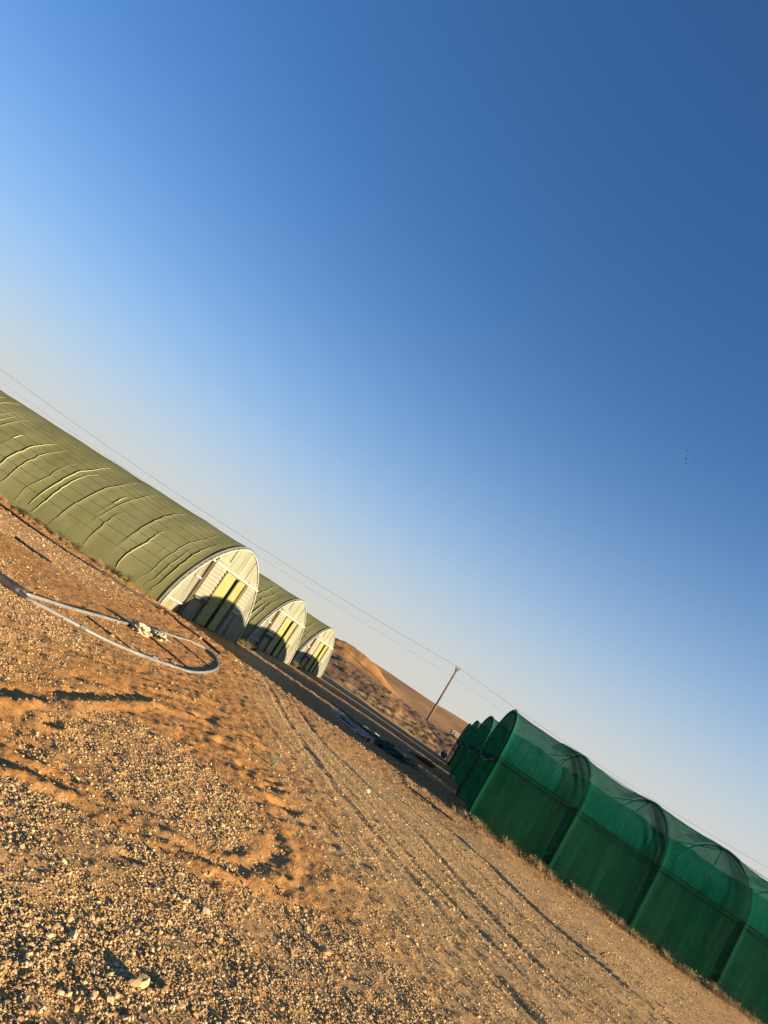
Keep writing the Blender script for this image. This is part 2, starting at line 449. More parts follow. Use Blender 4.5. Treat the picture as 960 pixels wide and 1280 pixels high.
def macro_z(x, y):
    z = np.zeros(x.shape)
    z -= 0.024 * np.clip(x - 6.3, 0, 30) * (1 - sst(64, 80, y)) * (sst(2, 8, y))
    z -= 0.13 * np.exp(-((x - 3.2) / 3.2) ** 2 - ((y - 18.6) / 2.6) ** 2)
    z += 0.06 * np.exp(-((x + 4.2) / 2.5) ** 2 - ((y - 22.6) / 2.0) ** 2)
    z += 1.65 * sst(63, 97, y) + 0.35 * fbm(x, y, 0.12, 3, 90) * sst(63, 80, y) * (1 - sst(140, 170, y))
    xr = x + 2.0 * fbm(x, y, 0.1, 2, 71)
    mound = (3.15 + 0.35 * fbm(x, y * 0, 0.22, 3, 55)) * np.exp(-((y - 113 + 3 * fbm(x, y, 0.15, 2, 66)) / 9.0) ** 2) + 0.5 * fbm(x, y, 0.35, 5, 67) * np.exp(-((y - 110) / 10.0) ** 2)
    z += mound * (1 - sst(6.0, 20.0, xr)) * 0.96
    z += (4.9 + 0.9 * fbm(x, y * 0.3, 0.03, 4, 31)) * sst(150, 215, y + 14 * fbm(x, y, 0.04, 2, 8))
    rr = np.hypot(x, y)
    z += 3.0 * fbm(x, y, 0.004, 3, 77) * sst(350, 900, rr)
    rough = sst(64, 74, y) * (1 - sst(98, 106, y))
    z += 0.55 * np.maximum(fbm(x, y, 0.7, 4, 44), -0.1) * rough
    return z

def ground_masks(x, y):
    """soil masks: orange loose sand with painted alley shade tone, gravel cover"""
    w = 1.0 * fbm(x, y, 0.7, 3, 3); w2 = fbm(x, y, 2.2, 3, 9)
    track = sst(-0.8, 0.9, x - (np.interp(y, [2, 5, 6.7, 9.4, 12.8, 19, 24, 28], [2.6, 1.9, 1.35, 1.2, 0.7, 0.05, -0.7, -1.5])) + 0.7 * w)
    edge = np.interp(x, [-3, -1.2, -0.6, 0.2, 0.6, 1.1, 1.6, 2.4, 3.0], [4.2, 4.55, 4.85, 5.02, 5.3, 5.85, 6.0, 5.2, 4.2])
    near = 1 - sst(-0.15, 0.2, y - edge + 0.35 * w2)
    inner = np.exp(-((x + 0.25 + 0.1 * (y - 6.4)) / 1.0) ** 4 - ((y - 6.6) / 1.4) ** 4)
    left = (1 - sst(-2.6, -1.4, x + 0.8 * w)) * (1 - sst(10.5, 13.5, y + 3 * w)) * sst(5.5, 6.3, y)
    patch = np.exp(-((x + 7.0) / 2.6) ** 4 - ((y - 20.5) / 3.8) ** 4)
    fd, _, _ = seg_dist(x, y, TUN_FOOT); foot = np.exp(-(fd / 0.55) ** 2)
    gravel = np.clip(np.maximum.reduce([near, 0.75 * inner, 0.6 * left, 0.75 * patch, 0.30 * track, 0.55 * foot]), 0, 1)
    orange = (1 - track) * (1 - 0.75 * gravel)
    for path, hw, h in BERMS:
        bx = [p[0] for p in path]; by = [p[1] for p in path]
        m = (x > min(bx) - 1) & (x < max(bx) + 1) & (y > min(by) - 1) & (y < max(by) + 1)
        if not m.any(): continue
        d, sd, ar = seg_dist(x[m], y[m], path)
        k = np.exp(-(d / (hw * 1.9)) ** 2)
        orange[m] = np.maximum(orange[m], k * 0.95); gravel[m] = gravel[m] * (1 - 0.93 * k)
    far = sst(60, 66, y)
    orange = orange * (1 - far) + far * (0.20 + 0.75 * sst(99, 105, y) * (1 - sst(150, 170, y)) + 0.35 * sst(150, 200, y))
    alley = sst(15, 21, y) * (1 - sst(60, 65, y)) * sst(-1.5, 1.0, x - 0.0 + 0.02 * (30 - y))  # warm shade tone painted over the alley ground
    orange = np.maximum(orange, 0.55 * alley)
    return np.clip(orange, 0, 1), gravel

def streaks(x, y):
    """fine wheel scuffs drawn out along the main track"""
    path = [(-1.2, 29.0), (0.1, 22.5), (1.5, 14.5), (2.8, 10.2), (4.2, 7.2), (6.5, 4.6)]
    m = (x > -5) & (x < 14) & (y > 3) & (y < 32)
    out = np.zeros(x.shape)
    if not m.any(): return out
    d, sd, ar = seg_dist(x[m], y[m], path)
    sdn = d * sd
    fade = 1 - sst(1.2, 3.0, np.abs(sdn - 0.6))
    out[m] = fade * (0.009 * vnoise(sdn / 0.06, ar / 1.3, 301) + 0.014 * vnoise(sdn / 0.17, ar / 2.6, 302))
    return out

def dark_soil_and_shade(x, y):
    alley = sst(16, 24, y + 2 * fbm(x, y, 0.4, 3, 420)) * (1 - sst(58, 64, y)) * sst(-1.5, 1.0, x)  # alley term paints brown shade into the ground colour; the rest is dark soil
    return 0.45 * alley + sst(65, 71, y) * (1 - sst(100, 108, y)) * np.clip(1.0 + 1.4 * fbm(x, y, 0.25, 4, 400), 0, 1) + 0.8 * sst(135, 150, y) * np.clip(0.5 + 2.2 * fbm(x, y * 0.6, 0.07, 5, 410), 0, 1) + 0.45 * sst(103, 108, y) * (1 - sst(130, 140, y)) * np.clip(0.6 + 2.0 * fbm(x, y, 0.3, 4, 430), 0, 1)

def ground_z(x, y, detail=True):
    x = np.asarray(x, float); y = np.asarray(y, float)
    z = macro_z(x, y)
    near = 1 - sst(35, 60, np.hypot(x, y))
    if not detail: return z
    org, grv = ground_masks(x, y)
    loose = np.clip(org * 0.7 + 0.05 * grv, 0.08, 1) + 1.2 * sst(17, 24, y)
    z = z + near * (0.035 * fbm(x, y, 0.55, 3, 21) + (0.008 + 0.018 * loose) * fbm(x, y, 2.6, 3, 23) + (0.006 + 0.022 * loose) * fbm(x, y, 9.5, 4, 29, 0.6) + streaks(x, y))
    for path, hw, dep in RUTS:
        bx = [p[0] for p in path]; by = [p[1] for p in path]
        m = (x > min(bx) - 1) & (x < max(bx) + 1) & (y > min(by) - 1) & (y < max(by) + 1)
        if not m.any(): continue
        xm, ym = x[m], y[m]
        d, sd, ar = seg_dist(xm, ym, path)
        d = d + 0.05 * vnoise(xm * 3, ym * 3, 6)
        k = -dep * np.exp(-(d / hw) ** 4) + 0.55 * dep * np.exp(-((d - hw * 1.55) / (hw * 0.5)) ** 2)
        k += 0.28 * dep * np.cos(d * sd / hw * 9.0) * np.exp(-(d / (hw * 1.2)) ** 4)      # tread grooves
        k *= 0.55 + 0.9 * (vnoise(ar * 0.8, ar * 0, 4) + 0.5)
        z[m] += k
    for path, hw, h in BERMS:
        bx = [p[0] for p in path]; by = [p[1] for p in path]
        m = (x > min(bx) - 1) & (x < max(bx) + 1) & (y > min(by) - 1) & (y < max(by) + 1)
        if not m.any(): continue
        xm, ym = x[m], y[m]
        d, sd, ar = seg_dist(xm, ym, path)
        k = h * np.exp(-(d / hw) ** 2) - (0.15 + 0.45 * (sd < 0)) * h * np.exp(-((d - hw * 2.0) / (hw * 0.9)) ** 2)
        k *= 0.55 + 0.9 * (vnoise(ar * 2.3, ar * 0, 14) + 0.5)
        z[m] += k
    for (px, py, a, b, th, dep) in pits_near(x, y):
        m = (np.abs(x - px) < 0.5) & (np.abs(y - py) < 0.5)
        if not m.any(): continue
        ct, st = math.cos(th), math.sin(th)
        u = ((x[m] - px) * ct + (y[m] - py) * st) / a; v = (-(x[m] - px) * st + (y[m] - py) * ct) / b
        q = np.sqrt(u * u + v * v)
        z[m] += -dep * np.exp(-q ** 3) + 0.3 * dep * np.exp(-((q - 1.45) / 0.42) ** 2)
    # soil heaped along the foot of the nearest shade tunnel
    d, sd, ar = seg_dist(x, y, TUN_FOOT)
    z += 0.09 * np.exp(-(d / 0.28) ** 2) * (0.7 + 0.8 * vnoise(x * 3, y * 3, 12))
    d, sd, ar = seg_dist(x, y, GH_FOOT)
    z += 0.10 * np.exp(-(d / 0.30) ** 2) * (0.7 + 0.8 * vnoise(x * 3, y * 3, 13))
    return z

# axes of the two rows of houses
GH_A = Vector((-math.cos(R(7)), math.sin(R(7)), 0))      # along an olive greenhouse, away from its door
GH_G = Vector((math.sin(R(19)), math.cos(R(19)), 0))     # along its gable, away from the camera
GH_N = Vector((math.cos(R(19)), -math.sin(R(19)), 0))
GH_W, GH_H, GH_L = 7.0, 3.25, 24.0
GH_POS = [(-3.25, 28.85), (-1.0, 41.0), (1.4, 52.8)]
TN_A = Vector((math.cos(R(16)), -math.sin(R(16)), 0))
TN_G = Vector((math.sin(R(10.7)), math.cos(R(10.7)), 0))
TN_W, TN_H, TN_WALL, TN_L = 6.6, 3.22, 1.78, 24.0
TN_SLOPE = 0.024
TN_POS = [(6.70, 24.3), (8.70, 34.2), (11.15, 46.0), (13.6, 57.6)]
_b = Vector((*TN_POS[0], 0)) - TN_G * TN_W / 2
TUN_FOOT = [(_b.x, _b.y), (_b.x + TN_A.x * TN_L, _b.y + TN_A.y * TN_L)]
_b = Vector((*GH_POS[0], 0)) - GH_G * GH_W / 2
GH_FOOT = [(_b.x, _b.y), (_b.x + GH_A.x * GH_L, _b.y + GH_A.y * GH_L)]

def gz(x, y): return float(ground_z(np.array([x]), np.array([y]))[0])

def build_ground():
    th = np.concatenate([np.arange(-47, 47, 0.125), np.arange(47, 313, 3.8)])
    th = np.radians(th)
    r = [0.35]
    while r[-1] < 6000:
        v = r[-1]
        k = 1.06 if v < 2 else 1.0068 if v < 30 else 1.011 if v < 125 else 1.02 if v < 260 else 1.10
        r.append(v * k)
    r = np.array(r)
    n, m = len(r), len(th)
    X = np.outer(r, np.sin(th)); Y = np.outer(r, np.cos(th))
    x = np.append(X.ravel(), 0.0); y = np.append(Y.ravel(), 0.0)
    z = ground_z(x, y)
    org, grv = ground_masks(x, y)
    idx = np.arange(n * m).reshape(n, m)
    nx = np.roll(idx, -1, axis=1)
    f = np.stack([idx[:-1], idx[1:], nx[1:], nx[:-1]], -1).reshape(-1, 4)
    me = bpy.data.meshes.new('ground')
    V = np.stack([x, y, z], -1).astype(np.float32)
    cf = np.stack([np.full(m, n * m), idx[0], nx[0]], -1)
    loops = np.concatenate([f.ravel(), cf.ravel()]).astype(np.int32)
    starts = np.concatenate([np.arange(0, f.size, 4), f.size + np.arange(0, cf.size, 3)]).astype(np.int32)
    me.vertices.add(len(V)); me.vertices.foreach_set('co', V.ravel())
    me.loops.add(len(loops)); me.loops.foreach_set('vertex_index', loops)
    me.polygons.add(len(starts)); me.polygons.foreach_set('loop_start', starts)
    me.update(calc_edges=True); me.validate()
    me.polygons.foreach_set('use_smooth', np.ones(len(me.polygons), dtype=bool))
    at = me.attributes.new('orange', 'FLOAT', 'POINT'); at.data.foreach_set('value', org.astype(np.float32))
    at = me.attributes.new('brown', 'FLOAT', 'POINT'); at.data.foreach_set('value', dark_soil_and_shade(x, y).astype(np.float32))
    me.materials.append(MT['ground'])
    me.flip_normals()
    o = bpy.data.objects.new('ground', me); col.objects.link(o)
    o['kind'] = 'structure'
    return o
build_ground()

# ------------------------------------------------------------------ olive greenhouses
def gh_profile(a):
    """a in 0..pi from the near foot over the ridge to the far foot -> (q, z)"""
    p = 1.70
    c, s = math.cos(a), math.sin(a)
    rr = (abs(c) ** p + abs(s) ** p) ** (-1 / p)
    return -c * rr * GH_W / 2, s * rr * GH_H

def arch_z(q):
    t = min(abs(q) / (GH_W / 2), 1.0)
    return GH_H * (1 - t ** 1.70) ** (1 / 1.70)

def P3(q, z, s=0.0, o=0.0):
    v = GH_G * q + GH_A * s + GH_N * o
    return (v.x, v.y, z)

def gable_poly(mb, pts, o0, o1):
    """prism from a polygon in the gable plane"""
    n = len(pts)
    vs = [P3(q, z, 0, o0) for q, z in pts] + [P3(q, z, 0, o1) for q, z in pts]
    fs = [tuple(range(n))[::-1], tuple(range(n, 2 * n))] + [(i, (i + 1) % n, n + (i + 1) % n, n + i) for i in range(n)]
    mb.add(vs, fs)

def rect(q0, q1, z0, z1): return [(q0, z0), (q1, z0), (q1, z1), (q0, z1)]

def corrugated(q0, q1, z0, ztop, o, step, amp, z_is_arch):
    """vertical corrugated sheet as a grid"""
    qs = np.arange(q0, q1 + 1e-6, step / 4)
    P = np.zeros((len(qs), 2, 3))
    for i, q in enumerate(qs):
        oo = o + amp * math.sin(2 * math.pi * q / step)
        zt = min(ztop, arch_z(q) - 0.02) if z_is_arch else ztop
        zt = max(zt, z0 + 0.005)
        P[i, 0] = P3(q, z0, 0, oo); P[i, 1] = P3(q, zt, 0, oo)
    return P

def make_greenhouse(k, label):
    rnd = random.Random(40 + k)
    gx, gy = GH_POS[k]
    root = empty('net_greenhouse', (gx, gy, gz(gx, gy) - 0.02 if k else -0.02))
    tag(root, label, 'greenhouse', 'olive net greenhouses in a row')
    # --- cover with pulled folds
    ds = 0.03 if k == 0 else 0.05
    L = GH_L if k == 0 else 14.0
    S = np.arange(0.0, L + 1e-6, ds)
    na = 70
    A = np.linspace(0.0, math.pi, na)
    prof = np.array([gh_profile(a) for a in A])
    nrm = np.zeros((na, 2))
    tg = np.gradient(prof, axis=0); nrm[:, 0] = -tg[:, 1]; nrm[:, 1] = tg[:, 0]
    nrm /= np.linalg.norm(nrm, axis=1)[:, None]
    if nrm[na // 2, 1] < 0: nrm = -nrm
    SS, AA = np.meshgrid(S, A, indexing='ij')
    disp = -0.018 * (0.5 - 0.5 * np.cos(2 * math.pi * SS / 2.0)) * np.sin(AA) ** 0.5
    disp += 0.022 * fbm(SS, AA * 3, 1.4, 3, 50 + k)
    folds = []
    s = 1.25
    while s < L - 0.5:
        folds.append((s, rnd.uniform(-0.10, 0.12), rnd.choice([0.0, 0.0, 0.05, 0.3, 0.6]), rnd.uniform(0.45, 1.0)))
        s += rnd.choice([0.28, 0.42, 0.55, 0.68, 0.8])
    # near the gable the net is pulled slantwise
    folds += [(0.75, 0.28, 0.0, 0.9), (0.52, 0.22, 0.0, 0.55), (0.33, 0.15, 0.0, 0.75)]
    for (s0, sl, a0, ln) in folds:
        amp = rnd.uniform(0.005, 0.018)
        line = s0 + sl * (1 - AA / 1.57) + 0.14 * vnoise(AA * 4, AA * 0 + s0, 3) + 0.06 * vnoise(AA * 15, AA * 0 + s0, 5)
        e = (SS - line)
        along = np.clip((AA - a0 * 0.6) / 0.25, 0, 1) * np.clip((ln * 1.45 - AA) / 0.3, 0, 1)
        sym = np.clip((math.pi - AA - a0) / 0.25, 0, 1) * np.clip((AA - 1.6) / 0.2, 0, 1)
        al = np.maximum(along, sym * 0.8)
        disp += amp * al * np.where(e > 0, np.exp(-(e / 0.045) ** 2), np.exp(-(e / 0.07) ** 2))
    q = prof[:, 0][None] + nrm[:, 0][None] * disp
    z = prof[:, 1][None] + nrm[:, 1][None] * disp
    z[:, 0] -= 0.15; z[:, -1] -= 0.15
    s_ = SS
    Pm = np.zeros((len(S), na, 3))
    for ax in range(2):
        Pm[:, :, ax] = GH_G[ax] * q + GH_A[ax] * s_
    Pm[:, :, 2] = z
    cov = grid_obj('net_cover', Pm, MT['olive_net'], root)
    # --- thin dark seams of the weave strips, lengthwise
    ia = [6, 9, 12, 15, 18, 21, 23, 25, 27, 29, 31] if k == 0 else [10, 17, 24]
    for i in ia:
        st = 7
        pts = [Pm[j, i] + np.array([*(GH_G[:2]), 0]) * nrm[i, 0] * 0.001 + np.array([0, 0, nrm[i, 1] * 0.001]) for j in range(12, len(S), st)]
        mb = MB(); mb.tube(pts, 0.0085, 4, False); mb.build('net_seam', MT['olive_seam'], root)
    # --- paler tubes along the folds, sunlight painted into their colour
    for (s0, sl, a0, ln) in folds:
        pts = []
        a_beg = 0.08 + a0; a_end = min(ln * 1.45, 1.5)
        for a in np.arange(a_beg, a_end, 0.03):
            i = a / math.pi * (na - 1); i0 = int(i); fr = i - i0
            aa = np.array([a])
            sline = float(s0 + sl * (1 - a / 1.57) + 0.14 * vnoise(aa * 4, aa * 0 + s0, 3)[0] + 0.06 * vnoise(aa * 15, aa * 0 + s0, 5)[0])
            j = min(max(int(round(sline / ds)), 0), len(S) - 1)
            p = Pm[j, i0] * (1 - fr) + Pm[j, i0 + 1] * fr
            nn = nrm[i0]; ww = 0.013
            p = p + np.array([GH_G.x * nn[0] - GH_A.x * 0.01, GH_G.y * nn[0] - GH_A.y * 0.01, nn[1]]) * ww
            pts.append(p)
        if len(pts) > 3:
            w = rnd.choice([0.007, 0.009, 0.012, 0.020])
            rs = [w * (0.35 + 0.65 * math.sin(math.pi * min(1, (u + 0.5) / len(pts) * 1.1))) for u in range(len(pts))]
            mb = MB(); mb.tube(pts, rs, 5); mb.build('net_fold_sunlit', MT['olive_fold_sunlit'], root, True)
    # --- steel hoops inside
    for s0 in np.arange(0.12, L, 2.0 if k == 0 else 4.0):
        pts = [P3(gh_profile(a)[0] * 0.975, gh_profile(a)[1] * 0.965, s0) for a in np.linspace(0, math.pi, 25)]
        mb = MB(); mb.tube(pts, 0.022, 6); mb.build('hoop', MT['steel'], root, True)
    # --- gable wall
    arc = [gh_profile(a) for a in np.linspace(0.0, math.pi, 49)]
    mb = MB()
    gable_poly(mb, [(x * 0.985, max(zz * 0.985, -0.1) if 0 < i < 48 else -0.1) for i, (x, zz) in enumerate(arc)], -0.06, -0.02)
    mb.build('gable_sheet', MT['film_olive'], root)
    # rubber edging and white arch tube
    mb = MB(); mb.tube([P3(x * 1.0, zz * 1.0, 0.06) for x, zz in arc], 0.036, 6); mb.build('arch_edging', MT['rubber_grey'], root, True)
    mb = MB(); mb.tube([P3(x * 0.985, zz * 0.985, 0, 0.03) for x, zz in arc], 0.024, 8); mb.build('arch_tube', MT['tube_white'], root, True)
    ZB = 2.17
    qb = 3.5 * (1 - (ZB / GH_H) ** 1.70) ** (1 / 1.70)
    def at(t): return -3.5 + 7.0 * t
    # upper translucent corrugated sheet, in separate sheets
    cuts = [-qb + 0.03, at(0.36), at(0.62), qb - 0.03]
    for u in range(3):
        grid_obj('upper_sheet', corrugated(cuts[u] + 0.01, cuts[u + 1] - 0.01, ZB, 9, 0.0 + 0.006 * (u % 2), 0.14, 0.012, True), MT['poly_sheet'], root, False)
    # side sheets
    grid_obj('side_sheet', corrugated(at(0.012), at(0.185), 0.42, ZB - 0.04, 0.0, 0.16, 0.010, True), MT['poly_old'], root, False)
    grid_obj('side_sheet', corrugated(at(0.81), at(0.985), 0.1, ZB - 0.04, 0.0, 0.16, 0.010, True), MT['poly_old'], root, False)
    def bar(name, q0, q1, z0, z1, o0, o1, mat, parent=root):
        b = MB(); gable_poly(b, rect(q0, q1, z0, z1), o0, o1); return b.build(name, mat, parent)
    bar('cross_beam', -qb + 0.02, qb - 0.02, ZB - 0.035, ZB + 0.035, 0.015, 0.075, MT['tube_white'])
    bar('rail', at(0.01), at(0.185), 0.36, 0.42, 0.0, 0.05, MT['tube_white'])
    bar('rail', at(0.125), at(0.185), 1.40, 1.46, 0.02, 0.06, MT['tube_white'])
    # posts
    bar('post', at(0.187), at(0.199), 0.0, arch_z(at(0.187)) - 0.16, 0.01, 0.09, MT['wood_dark'])
    bar('post', at(0.206), at(0.216), 0.0, arch_z(at(0.206)) - 0.14, 0.01, 0.09, MT['wood_dark'])
    bar('post', at(0.372), at(0.38), 0.0, ZB - 0.04, 0.01, 0.08, MT['wood_dark'])
    bar('post', at(0.645), at(0.675), 0.0, ZB - 0.04, 0.01, 0.10, MT['wood_dark'])
    # louvres
    def louvre(q0, q1, z0, z1, n):
        fr = MB()
        gable_poly(fr, rect(q0, q1, z0, z1), -0.005, 0.01)
        o = fr.build('louvre_panel', MT['louvre'], root)
        sl = MB(); h = (z1 - z0) / n
        for i in range(n):
            za = z0 + i * h
            vs = [P3(q0, za + 0.004, 0, 0.07), P3(q1, za + 0.004, 0, 0.07), P3(q1, za + h * 0.96, 0, 0.012), P3(q0, za + h * 0.96, 0, 0.012),
                  P3(q0, za + 0.022, 0, 0.072), P3(q1, za + 0.022, 0, 0.072), P3(q1, za + h * 1.0, 0, 0.022), P3(q0, za + h * 1.0, 0, 0.022)]
            sl.hexa(vs)
        sl.build('slat_set', MT['louvre'], o)
        return o
    louvre(at(0.222), at(0.366), 0.88, arch_z(at(0.222)) - 0.06, 11)
    louvre(at(0.682), at(0.80), 0.98, arch_z(at(0.80)) - 0.06, 9)
    # tray below the left louvre
    b = MB(); gable_poly(b, rect(at(0.20), at(0.37), 0.80, 0.86), 0.0, 0.20); b.build('tray', MT['wood_dark'], root)
    bar('lower_sheet', at(0.20), at(0.368), 0.02, 0.79, 0.0, 0.012, MT['film_olive'])
    bar('lower_sheet', at(0.68), at(0.765), 0.02, 0.93, 0.0, 0.012, MT['film_olive'])
    bar('lower_sheet', at(0.775), at(0.805), 0.02, 0.93, 0.0, 0.012, MT['film_olive'])
    # two door leaves with a dark strip for the unlit gap, one slightly ajar
    for (t0, t1, tilt) in ((0.385, 0.503, 0.0), (0.532, 0.640, 0.07)):
        dmb = MB()
        q0, q1 = at(t0), at(t1)
        vs = []
        for (qq, oo) in ((q0, 0.02 + tilt), (q1, 0.02)):
            vs.append((qq, oo))
        c = [P3(q0, 0.06, 0, vs[0][1]), P3(q1, 0.06, 0, vs[1][1]), P3(q1, 0.06, 0, vs[1][1] + 0.045), P3(q0, 0.06, 0, vs[0][1] + 0.045)]
        zt = ZB - 0.06
        dmb.hexa(c + [(p[0], p[1], zt) for p in c])
        d = dmb.build('door', MT['door_yellow'], root)
        for (za, zb_) in ((0.06, 0.13), (zt - 0.07, zt), (1.0, 1.06)):
            fm = MB()
            cc = [P3(q0 + 0.01, za, 0, vs[0][1] + 0.046), P3(q1 - 0.01, za, 0, vs[1][1] + 0.046), P3(q1 - 0.01, za, 0, vs[1][1] + 0.060), P3(q0 + 0.01, za, 0, vs[0][1] + 0.060)]
            fm.hexa(cc + [(p[0], p[1], zb_) for p in cc])
            fm.build('door_rail', MT['door_yellow'], d)
        hq = q1 - 0.07 if t0 < 0.5 else q0 + 0.07
        hm = MB(); hm.tube([P3(hq, 0.98, 0, 0.07), P3(hq, 0.98, 0, 0.16), P3(hq, 1.14, 0, 0.16), P3(hq, 1.14, 0, 0.07)], 0.012, 6)
        hm.build('door_handle', MT['wood_dark'], d)
    bar('door_gap_shade', at(0.504), at(0.531), 0.05, ZB - 0.05, -0.018, -0.012, MT['frame_dark'])  # dark strip painted in for the unlit opening between the leaves
    # hook standing at the foot of the right panel
    b = MB(); b.tube([P3(at(0.72), 0, 0, 0.25), P3(at(0.72), 0.45, 0, 0.2), P3(at(0.705), 0.52, 0, 0.12)], 0.018, 6); b.build('stake', MT['wood_dark'], root)
    return root

make_greenhouse(0, 'largest olive net greenhouse, nearest of the row, reaching the left edge of the picture')
make_greenhouse(1, 'middle olive net greenhouse, its gable between the nearest and the smallest gable')
make_greenhouse(2, 'smallest and farthest olive net greenhouse, beside the orange mound')

# ------------------------------------------------------------------ dark green shade tunnels
def tn_profile(u):
    """u in 0..1 from near foot to far foot"""
    wall = TN_WALL; hw = TN_W / 2; rise = TN_H - TN_WALL
    la = wall; lb = math.pi * 0.5 * (hw + rise) / 1.0 * 0.98; tot = 2 * la + lb
    d = u * tot
    if d < la: return -hw, d
    if d > la + lb: return hw, tot - d
    a = (d - la) / lb * math.pi
    return -hw * math.cos(a), wall + rise * math.sin(a) ** 0.92

def T3(q, z, s): 
    v = TN_G * q + TN_A * s
    return (v.x, v.y, z - TN_SLOPE * s)

def tn_sheet(s0, s1, u0, u1, off, hoops, sag, seed, ds=0.06, nu=90, wr=0.012):
    S = np.arange(s0, s1 + 1e-6, ds); U = np.linspace(u0, u1, nu)
    pr = np.array([tn_profile(u) for u in U])
    tg = np.gradient(pr, axis=0); nm = np.stack([-tg[:, 1], tg[:, 0]], -1); nm /= np.linalg.norm(nm, axis=1)[:, None]
    SS, UU = np.meshgrid(S, U, indexing='ij')
    hp = np.array(hoops)
    j = np.clip(np.searchsorted(hp, S) - 1, 0, len(hp) - 2)
    fr = np.clip((S - hp[j]) / (hp[j + 1] - hp[j]), 0, 1)
    bay_sag = np.array([0.7, 1.5, 0.5, 1.8, 1.0, 0.6, 1.4, 0.9, 1.2, 0.8, 1.0])
    sg = (4 * fr * (1 - fr) * bay_sag[j])[:, None]
    over = np.clip(np.sin(UU * math.pi), 0, 1) ** 0.7
    d = off - sag * sg * over
    # little vertical gathers
    d = d + 0.006 * vnoise(SS * 16, UU * 5, seed) + 0.010 * vnoise(SS * 5, UU * 4, seed + 2) + 0.02 * fbm(SS, UU * 6, 0.7, 3, seed + 5) * over
    # slack net gathered into creases beside the second and third hoop
    for hs, uc, am in ((hoops[1], 0.34, 0.055), (hoops[2], 0.25, 0.03), (hoops[3], 0.40, 0.035)):
        mk = np.exp(-((SS - hs + 0.32) / 0.30) ** 2 - ((UU - uc) / 0.10) ** 2)
        d = d + am * mk * (vnoise(SS * 11 + UU * 22, UU * 4, 71) * 1.6 - 0.25)
    d = d + 0.045 * np.exp(-((fr[:, None] - 0.0) * (hp[j + 1] - hp[j])[:, None] / 0.05) ** 2)
    q = pr[:, 0][None] + nm[:, 0][None] * d; z = pr[:, 1][None] + nm[:, 1][None] * d
    P = np.zeros((len(S), nu, 3))
    for ax in range(2): P[:, :, ax] = TN_G[ax] * q + TN_A[ax] * SS
    P[:, :, 2] = z - TN_SLOPE * SS
    if u0 == 0: P[:, 0, 2] -= 0.12
    if u1 == 1: P[:, -1, 2] -= 0.12
    return P

